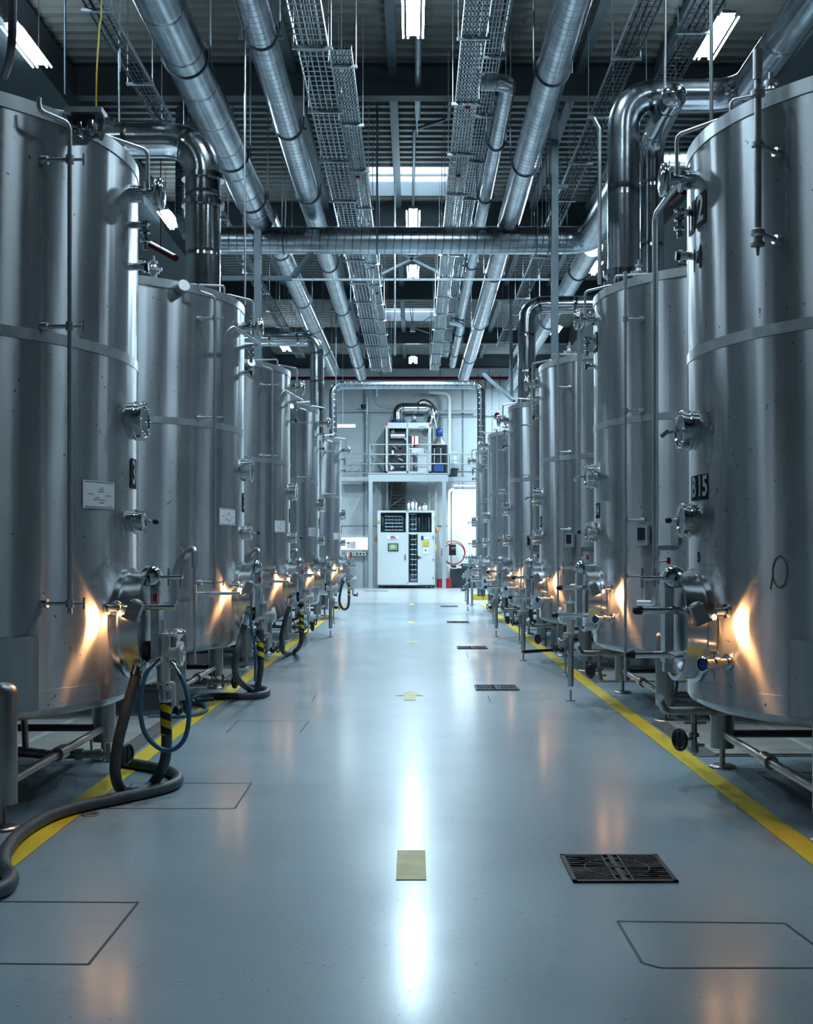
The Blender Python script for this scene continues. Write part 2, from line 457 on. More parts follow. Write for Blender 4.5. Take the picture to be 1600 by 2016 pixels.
# ------------------------------------------------------------------ tanks
R = 1.36; ZT = 3.57; ZB = .56
def make_tank(s):
    """s=+1 right row, -1 left row; phi 0 faces the aisle, 90 faces the camera"""
    def P(phi, r, z):
        a = math.radians(phi); return Vector((-s*r*math.cos(a), -r*math.sin(a), z))
    def D(phi): return P(phi, 1, 0)
    def TG(phi): a = math.radians(phi); return Vector((s*math.sin(a), -math.cos(a), 0))   # direction of growing phi
    t = empty('steel_tank')
    # shell with shallow cone bottom and top
    b = MB()
    prof = [(R, ZB), (R, ZT)]
    b.lathe((0, 0, 0), (0, 0, 1), prof, 144)
    b.lathe((0, 0, 0), (0, 0, 1), [(0, .42), (1.1, .475), (1.30, .51), (R-.012, .535), (R, ZB)], 96)
    b.lathe((0, 0, 0), (0, 0, 1), [(R-.02, ZT), (R-.1, ZT-.02), (.6, ZT+.10), (0, ZT+.14)], 96)
    shell = b.build('tank_shell', M['tank'], t)
    def patch(b, p0, p1, z0, z1, r, nseg=None):
        nseg = nseg or max(2, int(abs(p1-p0)/2.5)); th = .004
        for rr in (r,):
            for k in range(nseg):
                a, c = p0+(p1-p0)*k/nseg, p0+(p1-p0)*(k+1)/nseg
                q = [P(a, rr, z0), P(c, rr, z0), P(c, rr, z1), P(a, rr, z1)]
                if s > 0: b.poly(q, True)
                else: b.poly(q[::-1], True)
    def band(name, z0, z1, e=.004, m='band'):
        b = MB(); b.lathe((0, 0, 0), (0, 0, 1), [(R, z0), (R+e, z0), (R+e, z1), (R, z1)], 144, True); return b.build(name, M[m], t)
    band('rim_band', ZT-.065, ZT+.006, .006)
    band('weld_band', 2.395, 2.45, .003)
    band('bottom_band', ZB, .655, .003, 'tank')
    # vertical sheet seam
    b = MB(); patch(b, 62, 62.5, ZB, ZT, R+.0015); patch(b, -25, -24.6, ZB, ZT, R+.0015); b.build('sheet_seam', M['band'], t)
    # legs
    for a in (45, -45, 135, -135):
        c = P(a, R-.01, 0); b = MB()
        b.lathe((c.x, c.y, 0), (0, 0, 1), [(.0, .72), (.045, .712), (.066, .69), (.073, .66), (.073, .125)], 28)
        b.cap(b.circ(V(c.x, c.y, .125), V(1, 0, 0), V(0, 1, 0), .073, 28), True)
        lg = b.build('leg', M['leg'], t)
        b = MB(); b.cyl((c.x, c.y, .01), (c.x, c.y, .2), .018); b.lathe((c.x, c.y, 0), (0, 0, 1), [(.085, 0), (.085, .012), (.06, .02), (.02, .024)], 28)
        b.build('foot', M['leg'], lg)
        b = MB(); patch(b, a-8, a+8, ZB+.005, .93, R+.005); b.build('leg_pad', M['band'], t)
    for a0, a1 in ((45, -45), (-45, -135), (-135, 135), (135, 45)):
        p, q = P(a0, R-.01, .21), P(a1, R-.01, .21); b = MB(); b.cyl(p, q, .024); 
        m_ = (p+q)/2; b.cyl(m_+(q-p).normalized()*-.07, m_+(q-p).normalized()*.07, .04, seg=12)
        b.build('leg_brace', M['dark'] if (a0, a1) != (45, -45) else M['leg'], t)
    # round portholes on the aisle side
    def drum(b, phi, z, r, dep, lip=.008):
        c = P(phi, R-.01, z); d = D(phi)
        b.lathe(c, d, [(r, 0), (r, dep*.45), (r+lip, dep*.45), (r+lip, dep*.55), (r, dep*.55), (r, dep*.85), (r+lip, dep*.85), (r+lip, dep), (r-.012, dep), (r-.02, dep-.01)], 32, True)
        return c+d*dep, d
    def glass(c, d, r, parent, m='glass'):
        b = MB(); u, v = frame(d); b.cap(b.circ(c-d*.008, u, v, r, 32)); return b.build('glass', M[m], parent)
    b = MB(); c, d = drum(b, 2, 2.0 if s > 0 else 2.08, .103, .10); 
    for k in range(8):
        a = k*PI/4; u, v = frame(d); q = c+(u*math.cos(a)+v*math.sin(a))*.097; b.cyl(q, q+d*.008, .006, seg=6)
    o = b.build('porthole', M['pol'], t); glass(c, d, .085, o)
    if s > 0:
        b = MB(); b.cyl(c, c+d*.06+V(0, 0, -.01), .008); b.bar(c+d*.06+V(0, -.0, .0), c+d*.10+V(0, 0, -.035), .03, .02); b.build('cleaning_valve', M['pol'], o)
    b = MB(); c, d = drum(b, 3, 1.515, .062 if s < 0 else .085, .10)
    o = b.build('sight_glass', M['pol'], t); glass(c, d, .05 if s < 0 else .07, o, 'dial' if s < 0 else 'glass')
    b = MB(); b.cyl(c, c+d*.055, .006); b.cyl(c+d*.02, c+d*.035, .011); b.build('spindle', M['pol'], o)
    b = MB(); b.lathe(c+d*.05, d, [(0, 0), (.014, 0), (.016, .01), (.016, .025), (.012, .03), (0, .03)], 12, False); b.build('knob', M['blk'], o)
    # disc at the top on a stub pipe
    b = MB(); c0 = P(0, R-.01, 3.37); d = D(0)
    b.cyl(c0, c0+d*.075, .05, seg=20); b.lathe(c0, d, [(.065, .07), (.065, .085), (.03, .085), (.03, .13), (.055, .13), (.055, .15)], 20, True)
    b.lathe(c0+d*.15, d, [(0, 0), (.088, 0), (.09, .02), (.088, .035), (.05, .045), (0, .048)], 28, False)
    o = b.build('top_inspection_disc', M['pol'], t)
    # small valves high up on the aisle side
    b = MB(); c0 = P(-2, R-.01, 2.97); d = D(-2); b.cyl(c0, c0+d*.06, .022); b.cyl(c0+d*.06, c0+d*.075, .034); o = b.build('sample_port', M['pol'], t)
    b = MB(); b.cyl(c0+d*.075, c0+d*.095, .026, seg=14); b.build('knob', M['blk'], o)
    # plates with numbers
    def numplate(phi, z, w, h, txt, size, bg=True, parent=t, cm='digit', name='number_plate', bold=.004):
        dphi = math.degrees(w/2/R)
        o = None
        if bg:
            b = MB(); patch(b, phi-dphi, phi+dphi, z-h/2, z+h/2, R+.004); o = b.build(name, M['plate'], parent)
        b = MB()
        for poly in text_polys(txt, size, bold):
            pts = [P(phi+s*math.degrees(x/R), R+(.006 if bg else .003), z+y) for x, y in poly]
            b.poly(pts)
        b.build('number', M[cm], o or parent)
        return o
    t['_'] = 0; del t['_']
    if s < 0:
        numplate(-1.5, 1.79, .15, .17, '3', .19)
        # paper sheet
        b = MB(); patch(b, 12.2, 24.6, 1.575, 1.72, R+.004); o = b.build('paper_sheet', M['paper'], t)
        b = MB()
        patch(b, 12.8, 24.0, 1.712, 1.715, R+.005); patch(b, 12.8, 24.0, 1.581, 1.584, R+.005)
        for ph, z, w in ((17.8, 1.686, .02), (17.8, 1.676, .05), (18.2, 1.664, .06), (22, 1.650, .05), (15, 1.645, .055), (19.5, 1.630, .04), (18.6, 1.620, .12), (17.8, 1.605, .05), (14.2, 1.592, .035)):
            dp = math.degrees(w/2/R); k = int(w/.006)
            for j in range(k):
                a = ph-dp+2*dp*(j+.1)/k; patch(b, a, a+2*dp/k*.7, z-.0015, z+.0012+.001*((j*7) % 3), R+.005, 1)
        b.build('printed_text', M['ink'], o)
    # manway with door
    zc = .95; rm = .29; c = P(2, R-.05, zc); d = D(2); u, v = frame(d)
    b = MB()
    b.lathe(c, d, [(rm+.018, .02), (rm+.018, .062), (rm, .064), (rm, .15), (rm+.008, .15), (rm+.008, .17), (rm-.014, .17), (rm-.014, .10), (rm-.03, .09)], 56, True)
    mw = b.build('manway', M['man'], t)
    b = MB(); b.lathe(c, d, [(rm-.02, .09), (rm-.05, .13), (.12, .15), (0, .155)], 40); b.build('manway_door', M['sat'], mw)
    # yoke beam across the door
    b = MB(); tg = TG(0)
    e = c+d*.17
    b.box(e+d*.03+V(0, 0, -.0), (.05, .06, .50)); b.box(e+d*.035+tg*.0, (.045, .11, .40))
    b.build('door_yoke', M['galv'], mw)
    b = MB()
    b.lathe(e+V(0, 0, .26)+tg*-.0, tg, [(0, -.05), (.05, -.05), (.06, -.03), (.06, .03), (.05, .05), (0, .05)], 20)
    hp = e+V(0, 0, .255)+d*.05
    b.cyl(hp, hp+d*.13, .012); 
    for q, l in ((.05, .05), (.12, .055)):
        b.cyl(hp+d*q+V(0, 0, -l), hp+d*q+V(0, 0, l), .007, seg=8)
    b.build('door_hinge', M['pol'], mw)
    if s > 0:
        for z_, l_, n_ in ((1.035, .30, 'a'), (.80, .34, 'b')):
            q = P(6, R+.02, z_); b = MB(); b.cyl(q, q+d*l_, .019, seg=16); b.cyl(q+d*.12, q+d*.15, .024, seg=16); o = b.build('door_handle', M['pol'], mw)
            b = MB(); b.lathe(q+d*l_, d, [(.019, -.005), (.023, .0), (.024, .03), (.016, .045), (0, .045)], 16, False); b.build('handle_grip', M['blk'], o)
    else:
        q = P(9, R+.03, 1.045); b = MB(); b.cyl(q+d*.06, q+d*.28, .017, seg=16); b.cyl(q+d*.07, q+d*.11, .024, seg=8); b.cyl(q-d*.06, q+d*.07, .02)
        b.prism([q+d*.255+V(0, 0, .017), q+d*.285+V(0, 0, .017), q+d*.29+V(0, 0, .04)], TG(0)*.01)
        o = b.build('sample_valve', M['pol'], t)
        b = MB(); b.box(q+d*.025+V(0, 0, .024), (.075, .022, .014)); b.box(q+d*.17+V(0, .0, .052), (.022, .02, .045)); b.build('valve_lever', M['red'], o)
        b = MB(); g = P(13, R+.035, 1.055); b.lathe(g, V(0, -1, 0), [(.03, 0), (.03, .03), (.026, .034)], 24, True); b.cyl(g, g+d*.05, .008); pg = b.build('pressure_gauge', M['pol'], t)
        b = MB(); b.cap(b.circ(g+V(0, -.032, 0), V(1, 0, 0), V(0, 0, 1), .027, 24)); b.build('dial', M['dial'], pg)
    # inspection lamp
    la_ = 15.5 if s < 0 else 18.5
    lp = P(la_, R, 1.045); d2 = D(la_)
    b = MB(); b.cyl(lp-d2*.01, lp+d2*.07, .02, seg=14); b.lathe(lp, d2, [(.035, 0), (.035, .012), (.02, .012)], 18, True); b.torus(lp+d2*.045, TG(la_), .032, .003, 18, 5)
    lm = b.build('lamp_bracket', M['pol'], t)
    b = MB(); hc = lp+d2*.165+V(0, 0, -.008); rot = Matrix.Rotation(-s*math.radians(22), 3, 'Y')
    b.box(hc, (.07, .075, .085), rot); b.box(hc+rot @ V(-.0, 0, -.048), (.085, .085, .014), rot); b.lathe(hc+rot @ V(0, 0, .04), rot @ V(0, 0, 1), [(.034, 0), (.03, .012), (.015, .018), (0, .019)], 16)
    b.build('lamp_housing', M['lampbody'], lm)
    b = MB(); bc = lp+d2*.075+V(0, 0, -.03); b.lathe(bc, d2, [(0, -.012), (.012, -.006), (.012, .006), (0, .012)], 10); b.build('bulb', M['bulb'], lm)
    # low nozzle with blue cap on the right row, drilled port on the left
    if s > 0:
        q = P(19, R-.01, .785); dd = D(34)
        b = MB(); b.lathe(q, D(19), [(.045, 0), (.045, .02), (.026, .02)], 20, True); b.cyl(q, q+dd*.10, .026); b.cyl(q+dd*.10, q+dd*.13, .036, seg=18); b.lathe(q+dd*.13, dd, [(.03, 0), (.036, .05), (.040, .07), (.033, .075)], 20, True)
        b.cyl(q+dd*.115+V(0, 0, -.075), q+dd*.115+V(0, 0, .06), .006, seg=8); b.cyl(q+dd*.115+V(0, 0, .05), q+dd*.115+V(0, 0, .065), .02, seg=10)
        o = b.build('drain_nozzle', M['pol'], t)
        b = MB(); uu, vv = frame(dd); b.cap(b.circ(q+dd*.199, uu, vv, .031, 20)); b.build('nozzle_cap', M['blue'], o)
    # riser pipe with brackets
    ph = 33.0
    rp = P(ph, R+.12, 0)
    z0, z1 = (1.04, 3.38) if s < 0 else (.30, 3.50)
    b = MB(); b.cyl((rp.x, rp.y, z0), (rp.x, rp.y, z1), .012, seg=12); 
    if s < 0:
        top = [V(rp.x, rp.y, z1-.01), V(rp.x, rp.y, 3.48), P(39.5, R+.10, 3.50), P(39.5, R+.10, 3.56)]
        b.tube(fillet(top, .05, 5), .012, 10)
    else:
        b.cyl((rp.x, rp.y, z1), (rp.x, rp.y, z1+.10), .018, seg=12)
    rs = b.build('riser_pipe', M['sat'], t)
    for z in ((1.09, 2.47, 3.30) if s < 0 else (1.15, 1.60, 2.48, 3.22)):
        q = P(ph+3, R-.01, z); e2 = V(rp.x, rp.y, z); b = MB(); b.cyl(q, e2, .011, seg=10); b.cyl(q, q+(e2-q)*.25, .022, seg=12); b.cyl(e2-V(0, 0, .02), e2+V(0, 0, .02), .021, seg=12)
        if s < 0: 
            w_ = e2+(e2-q).normalized()*.0+V(-s*.07, 0, 0); b.cyl(e2, w_, .008, seg=8); b.cyl(w_-V(0, 0, .03), w_+V(0, 0, .03), .006, seg=8)
        b.build('pipe_bracket', M['sat'], rs)
    # fittings on the tank top
    for a, r_, hh in ((58, 1.12, .30), (50, 1.16, .22), (66, 1.0, .26)) if s < 0 else ((74, .98, .42), (54, 1.05, .32), (20, 1.12, .22)):
        q = P(a, r_, ZT-.01); b = MB()
        b.lathe(q, (0, 0, 1), [(.06, 0), (.06, .02), (.028, .02), (.028, hh*.45), (.05, hh*.45), (.05, hh*.52), (.07, hh*.55), (.07, hh*.62), (.035, hh*.64), (.022, hh*.8), (.035, hh*.82), (.035, hh*.9), (.012, hh*.92), (.012, hh*1.1)], 18, True)
        b.cyl(q+V(-.07, 0, hh*.6), q+V(.07, 0, hh*.6), .012, seg=8)
        b.build('top_valve', M['sat'], t)
    if s < 0:
        q = P(44, R+.01, ZT-.06); dd = (D(60)+V(0, 0, .25)).normalized()
        b = MB(); b.cyl(q, q+dd*.08, .05, seg=24); o = b.build('rim_gauge', M['cast'], t)
        b = MB(); uu, vv = frame(dd); b.cap(b.circ(q+dd*.081, uu, vv, .044, 24)); b.build('dial', M['sat'], o)
    # small handrail pipes on the top edge
    b = MB(); p = [P(38, 1.22, ZT-.02), P(38, 1.22, ZT+.03), P(16, 1.30, ZT+.10), P(16, 1.30, ZT-.03)]
    b.tube(fillet(p, .03, 4), .009, 8); p = [P(12, 1.28, ZT-.02), P(12, 1.28, ZT+.045), P(0, R+.09, ZT+.045), P(0, R+.09, ZT-.2)]
    b.tube(fillet(p, .04, 4), .011, 8); b.build('handrail', M['sat'], t)
    # thermometer pocket
    b = MB(); q = P(-1, R-.01, 3.2); b.cyl(q, q+D(-1)*.09, .02); q = q+D(-1)*.08
    for z in (0, -.05, -.10): b.lathe(q+V(0, 0, z), (0, 0, 1), [(.018, 0), (.03, .005), (.03, .02), (.018, .025)], 14, True)
    b.cyl(q, q-V(0, 0, .14), .014); b.build('safety_valve', M['pol'], t)
    return t, P, D, TG, patch, numplate

TK = {'L1': (-2.95, 6.75), 'L2': (-2.90, 10.8), 'L3': (-2.89, 14.8), 'L4': (-2.85, 18.9), 'L5': (-2.81, 24.1),
      'R1': (2.885, 6.5), 'R2': (2.95, 10.42), 'R3': (2.89, 14.4), 'R4': (2.84, 18.5), 'R5': (2.79, 22.9), 'R6': (2.77, 26.8)}
LAB = {'L1': 'huge steel tank nearest the camera on the left, with a black number 3 plate',
       'L2': 'second steel tank on the left, under the big polished riser and its elbow',
       'L3': 'third steel tank of the left row, just behind the left steel column',
       'L4': 'fourth and narrower looking steel tank of the left row',
       'L5': 'farthest steel tank at the end of the left row',
       'R1': 'huge steel tank nearest the camera on the right, with a B15 number plate',
       'R2': 'second steel tank on the right, under the two tall risers',
       'R3': 'third steel tank of the right row, just behind the right steel column',
       'R4': 'fourth steel tank of the right row, under a single clad riser',
       'R5': 'fifth steel tank of the right row, warm brown in the lamp light',
       'R6': 'farthest steel tank at the end of the right row'}
tankL = make_tank(-1); tankR = make_tank(1)
TO = {}

def place_tank(k, proto):
    o = proto; o.location = (*TK[k], 0); TO[k] = o
    tag(o, LAB[k], 'tank', 'steel tanks of the left row' if k[0] == 'L' else 'steel tanks of the right row')
for k in ('L2', 'L3', 'L4', 'L5'): place_tank(k, copy_tree(tankL[0]))
place_tank('L1', tankL[0])
# the second and later right tanks share a control box; the first does not
for k in ('R2', 'R3', 'R4', 'R5', 'R6'): place_tank(k, copy_tree(tankR[0]))
place_tank('R1', tankR[0])

LPH = {-1: 15.5, 1: 18.5}
def lamp_light(k, e=7.0):
    s = 1 if k[0] == 'R' else -1
    a = math.radians(LPH[s]); x, y = TK[k]
    r = R+.085
    la = bpy.data.lights.new('inspection_lamp_glow', 'SPOT'); la.energy = e; la.color = (1, .47, .18); la.shadow_soft_size = .045
    la.spot_size = math.radians(168); la.spot_blend = 1.0
    o = bpy.data.objects.new('inspection_lamp_glow', la); C.objects.link(o)
    o.location = (x-s*r*math.cos(a), y-r*math.sin(a)-.012, .985)
    # points down, back onto the shell and a little toward the camera
    d = Vector((s*math.cos(a)*.7, -.22, -.5)).normalized()
    o.rotation_euler = d.to_track_quat('-Z', 'Y').to_euler()
for k in TK: lamp_light(k, 7.5)

# ------------------------------------------------------------------ extras on single tanks
tR, P, D, TG, patch, numplate = tankR
R1, R2 = TO['R1'], TO['R2']
for ph, tx in ((1.4, 'B'), (7.3, '15')): numplate(ph, 1.69, .13, .135, tx, .15, parent=R1)
for ph, tx in ((-1.5, '1'), (6.0, '2')): numplate(ph, 3.17, .155, .17, tx, .20, parent=R1)
numplate(3.2, 2.915, .12, .12, '14', .17, bg=False, parent=R1, cm='plate')
numplate(4.6, 1.315, .05, .05, '5', .07, bg=False, parent=R1, cm='plate')
numplate(4.5, 1.70, .13, .13, 'B4', .12, parent=R2)
numplate(0, 3.17, .20, .17, '12', .18, parent=R2)
numplate(3.5, 1.70, .12, .13, 'B3', .12, parent=TO['R3'])
# the first right tank has only the upper half of its riser pipe, ending in a small valve
for ch in list(kids(R1)):
    if ch.name.startswith('riser_pipe'):
        for g in kids(ch): bpy.data.objects.remove(g)
        bpy.data.objects.remove(ch)
q = P(33, R+.12, 0); b = MB(); b.cyl((q.x, q.y, 2.86), (q.x, q.y, 3.72), .017, seg=14); b.cyl((q.x, q.y, 3.60), (q.x, q.y, 3.74), .023, seg=14); b.cyl((q.x, q.y, 3.52), (q.x, q.y, 3.545), .035, seg=14); b.cyl((q.x, q.y, 3.28), (q.x, q.y, 3.30), .03, seg=14)
o = b.build('riser_pipe', M['sat'], R1)
for z in (3.29, 2.87):
    e2 = V(q.x, q.y, z); q2 = P(34, R-.01, z-.03); b = MB(); b.cyl(q2, e2, .013, seg=10); b.cyl(q2, q2+(e2-q2)*.25, .024, seg=12); b.build('pipe_bracket', M['sat'], o)
b = MB(); b.lathe((q.x, q.y, 2.86), (0, 0, -1), [(.02, -.03), (.034, -.02), (.034, 0), (.022, .01), (.022, .04), (.034, .04), (.034, .055), (.01, .06), (.006, .10)], 14, True); b.build('pipe_valve', M['cast'], o)
# hand drawn ring smudge
b = MB(); pts = []
pts += [(31.9, 1.165), (32.2, 1.20), (32.5, 1.235)]
for k in range(26):
    a = PI-.1-2*PI*k/25*.93; pts.append((34.3+1.8*math.cos(a), 1.25+.075*math.sin(a)))
for k in range(len(pts)-1):
    (a0, z0), (a1, z1) = pts[k], pts[k+1]
    n_ = Vector((a1-a0, (z1-z0)*42)).normalized() if (a1, z1) != (a0, z0) else Vector((1, 0))
    wa, wz = -n_.y*.16, n_.x*.16/42
    q = [P(a0-wa, R+.0015, z0-wz), P(a1-wa, R+.0015, z1-wz), P(a1+wa, R+.0015, z1+wz), P(a0+wa, R+.0015, z0+wz)]
    b.poly(q, True)
b.build('ring_smudge', mat('smudge', (.14, .13, .12), .5, .6), R1)

for ch in kids(TO['L1']):
    if ch.name.startswith('rim_gauge'):
        for g in kids(ch): bpy.data.objects.remove(g)
        bpy.data.objects.remove(ch)
# bottom drain valve of the first right tank
def drain_right(par):
    b = MB(); z = .42
    b.tube(fillet([V(-1.0, .35, z+.12), V(-1.0, .42, z), V(-1.25, .45, z), V(-1.42, .45, z), V(-1.46, .40, z+.07), V(-1.47, .36, z+.09)], .06, 5), .024, 12)
    b.cyl((-1.12, .44, z+.0), (-1.16, .44, z), .034); b.cyl((-1.25, .45, z), (-1.25, .45, z-.13), .018); b.lathe((-1.25, .45, z-.13), (0, 0, -1), [(.03, 0), (.03, .02), (.018, .02), (.018, .08), (.026, .08), (.026, .11), (.01, .13)], 14, True)
    b.cyl((-1.31, .45, z-.07), (-1.18, .45, z-.07), .009, seg=8)
    b.cyl((-1.25, .45, z-.16), (-1.34, .40, z-.16), .01, seg=8); b.cyl((-1.25, .45, z-.2), (-1.19, .45, z-.2), .012, seg=8)
    o = b.build('drain_valve', M['cast'], par)
    b = MB(); c = V(-1.345, .40, z-.16); b.torus(c, V(-.9, -.45, 0), .058, .010, 28, 8); b.bar(c+V(0, 0, -.055), c+V(0, 0, .055), .012, .008); b.bar(c+V(.025, -.05, 0), c-V(.025, -.05, 0), .012, .008); b.lathe(c, V(-.9, -.45, 0), [(.045, 0), (.0, .004)], 18)
    b.build('hand_wheel', M['blk'], o)
for k in ('R1', 'R2', 'R3', 'R4'): drain_right(TO[k])
def drain_left(par):
    z = .115
    b = MB(); b.cyl((.72, .50, z), (1.05, .50, z), .026); b.cyl((1.05, .5, z), (1.2, .5, z), .022); b.cyl((.9, .5, z), (.95, .5, z), .036); b.cyl((1.02, .5, z), (1.06, .5, z), .033); b.cyl((1.10, .5, z-.05), (1.10, .5, z+.07), .014)
    b.cyl((1.14, .5, z), (1.16, .5, z), .034); b.cyl((.55, .5, z+.02), (.72, .5, z), .03); b.cyl((1.0, .5, z), (1.0, .48, z+.09), .008); b.cyl((.6, .5, .12), (.6, .45, .42), .02)
    o = b.build('drain_valve', M['cast'], par)
    b = MB(); c = V(1.215, .5, z-.0); b.torus(c, V(1, -.35, 0), .058, .010, 28, 8); b.bar(c+V(0, 0, -.055), c+V(0, 0, .055), .012, .008); b.lathe(c, V(1, -.35, 0), [(.048, 0), (.0, .004)], 18)
    b.build('hand_wheel', M['blk'], o)
for k in ('L1', 'L2', 'L3', 'L4'): drain_left(TO[k])

# control boxes and long pipes on the right row from the second tank on
def box_right(par):
    b = MB(); a = 38; c = P(a, R+.02, 1.475); rot = Matrix.Rotation(math.radians(a-5), 3, 'Z')
    patch(b, 34, 51, 1.395, 1.555, R+.03); patch(b, 34, 51, 1.395, 1.395, R+.03)
    for z in (1.395, 1.555):
        for k in range(6):
            a0, a1 = 34+17*k/6, 34+17*(k+1)/6; b.poly([P(a0, R, z), P(a1, R, z), P(a1, R+.03, z), P(a0, R+.03, z)])
    for a0 in (34, 51): b.poly([P(a0, R, 1.395), P(a0, R+.03, 1.395), P(a0, R+.03, 1.555), P(a0, R, 1.555)])
    b.build('cover_sheet', M['tank'], par)
    b = MB(); b.box(c+D(a)*.035, (.03, .125, .16), rot @ Matrix.Identity(3) if False else Matrix.Rotation(math.radians(a), 3, 'Z'))
    o = b.build('control_box', M['galv'], par)
    b = MB(); b.box(c+D(a)*.052+V(0, 0, .012), (.006, .075, .10), Matrix.Rotation(math.radians(a), 3, 'Z')); b.build('box_window', M['blk'], o)
for k in ('R2', 'R3', 'R4'): box_right(TO[k])

def outlet(par, s, stand, y0=-.05, x0=1.37, bx=1.55):
    """valve body on the manway nozzle; local coordinates of the tank"""
    X = lambda x: -s*x
    z = .775
    b = MB(); ax = V(-s, 0, 0)
    b.lathe((X(x0-.02), y0, z), ax, [(.06, 0), (.062, .02), (.036, .03), (.034, .09), (.042, .09), (.042, .12), (.034, .12), (.034, .30), (.046, .30), (.046, .315)], 22, True)
    b.cyl((X(bx), y0, z-.16), (X(bx), y0, z+.10), .037, seg=20)
    b.lathe((X(bx), y0, z+.10), (0, 0, 1), [(.037, 0), (.072, 0), (.072, .014), (.02, .016), (.02, .03), (.011, .03), (.011, .09)], 24, True)
    for k in range(8):
        a = k*PI/4; b.cyl((X(bx)+.06*math.cos(a), y0+.06*math.sin(a), z+.11), (X(bx)+.06*math.cos(a), y0+.06*math.sin(a), z+.125), .006, seg=6)
    b.lathe((X(bx), y0, z-.16), (0, 0, -1), [(.037, 0), (.062, 0), (.062, .012), (.028, .014), (.028, .05)], 22, True)
    b.lathe((X(bx+.06), y0, z), ax, [(.036, 0), (.036, .02), (.068, .02), (.07, .045), (.012, .048), (.012, .06)], 26, True)
    b.cyl((X(bx-.03), y0-.03, z-.02), (X(bx-.03), y0-.09, z-.035), .012); b.cyl((X(bx-.06), y0-.085, z-.04), (X(bx+.01), y0-.09, z-.02), .013, seg=10)
    b.cyl((X(bx+.04), y0-.03, z-.19), (X(bx+.04), y0-.07, z-.19), .015); b.cyl((X(bx+.05), y0, z-.17), (X(bx+.05), y0, z-.32), .02)
    o = b.build('outlet_valve', M['valve'], par)
    b = MB(); b.lathe((X(x0+.075), y0, z), ax, [(.034, 0), (.046, 0), (.05, .008), (.05, .03), (.046, .038), (.034, .038)], 22, True); b.box((X(x0+.095), y0, z+.055), (.03, .02, .03)); b.build('clamp_ring', M['blk'], o)
    b = MB(); b.lathe((X(bx+.09), y0-.06, z-.31), V(-s*.3, -1, 0), [(0, -.02), (.026, -.01), (.026, .02), (.0, .03)], 14); b.torus((X(bx+.135), y0-.0, z-.30), V(-s, -.35, 0), .034, .008, 22, 8)
    b.build('valve_knob', M['blk'], o)
    if stand:
        b = MB(); px = bx; b.cyl((X(px), y0, .13), (X(px), y0, z-.2), .028); b.cyl((X(px), y0, .1), (X(px), y0, .0), .012); b.cyl((X(px), y0, 0), (X(px), y0, .012), .045, seg=20)
        b.cyl((X(px)-.05*s, y0-.02, .24), (X(px)-.05*s, y0-.02, z-.24), .010, seg=10); b.cyl((X(px), y0, z-.235), (X(px)-.1*s, y0-.03, z-.235), .012); 
        b.lathe((X(px)-.1*s-.012, y0-.03, z-.235), V(1, 0, 0), [(.0, 0), (.03, .0), (.03, .012), (0, .012)], 14, True); b.torus((X(px)-.05*s, y0-.03, .22), V(0, 1, 0), .014, .007, 14, 6)
        b.build('stand_pipe', M['sat'], par)
    return o
for k in ('L1', 'L2', 'L3', 'L5'): outlet(TO[k], -1, False)
outlet(TO['L4'], -1, True, -.1)
for k in ('R2', 'R3', 'R4', 'R6'): outlet(TO[k], 1, True, .35, 1.25, 1.53)
# bent filling pipe on the left tanks from the second on
tL, PL, DL, TGL, patchL, numL = tankL
def hook(par):
    b = MB(); q = PL(42, R-.01, 1.30); o1 = PL(42, R+.13, 0)
    b.tube(fillet([q, q+DL(42)*.06+V(0, 0, .06), V(o1.x, o1.y, 1.37), V(o1.x, o1.y, 1.24)], .05, 6), .027, 14)
    b.cyl((o1.x, o1.y, .42), (o1.x, o1.y, 1.24), .013); b.cyl((o1.x, o1.y, 1.215), (o1.x, o1.y, 1.24), .026)
    o = b.build('filling_pipe', M['sat'], par)
    b = MB(); b.cyl((o1.x, o1.y, 1.0), PL(18, R+.10, .985), .016); b.tube(fillet([PL(19, R+.10, .985), PL(14, R+.09, .985), PL(14, R+.08, 1.03)], .03, 4), .012, 10)
    b.build('side_pipe', M['sat'], o)
for k in ('L2', 'L3', 'L4'): hook(TO[k])
# tall bent pipe from the top disc of right tanks down to the manway
def tallpipe(par, z1):
    b = MB(); y = 1.02
    b.tube(fillet([V(-1.36, .15, 3.47), V(-1.36, y, 3.47), V(-1.36, y, 3.30), V(-1.36, y, z1), V(-1.36, y+.55, z1-.02)], .10, 7), .019, 14)
    o = b.build('cleaning_pipe', M['sat'], par)
    b = MB(); b.cyl((-1.36, y, z1+.12), (-1.36, y, z1+.2), .027); b.cyl((-1.32, y, z1+.16), (-1.42, y, z1+.15), .008); b.cyl((-1.36, y, z1+.26), (-1.29, y-.05, z1+.27), .008); b.build('pipe_valve', M['cast'], o)
    b = MB(); b.cyl((-1.287, y-.052, z1+.25), (-1.287, y-.052, z1+.29), .012); b.build('valve_knob', M['red'], o)
for k in ('R1', 'R2', 'R3'): tallpipe(TO[k], 1.02)
# tall thin overflow pipes on the left tanks
def tallpipeL(par):
    b = MB(); a = 29
    p = [PL(0, R+.10, 3.22), PL(4, R+.18, 3.20), PL(29, R+.20, 3.25), PL(29, R+.12, 3.1)]
    b.tube(fillet(p, .08, 6), .014, 10); b.build('overflow_pipe', M['sat'], par)
for k in ('L2', 'L3'): tallpipeL(TO[k])
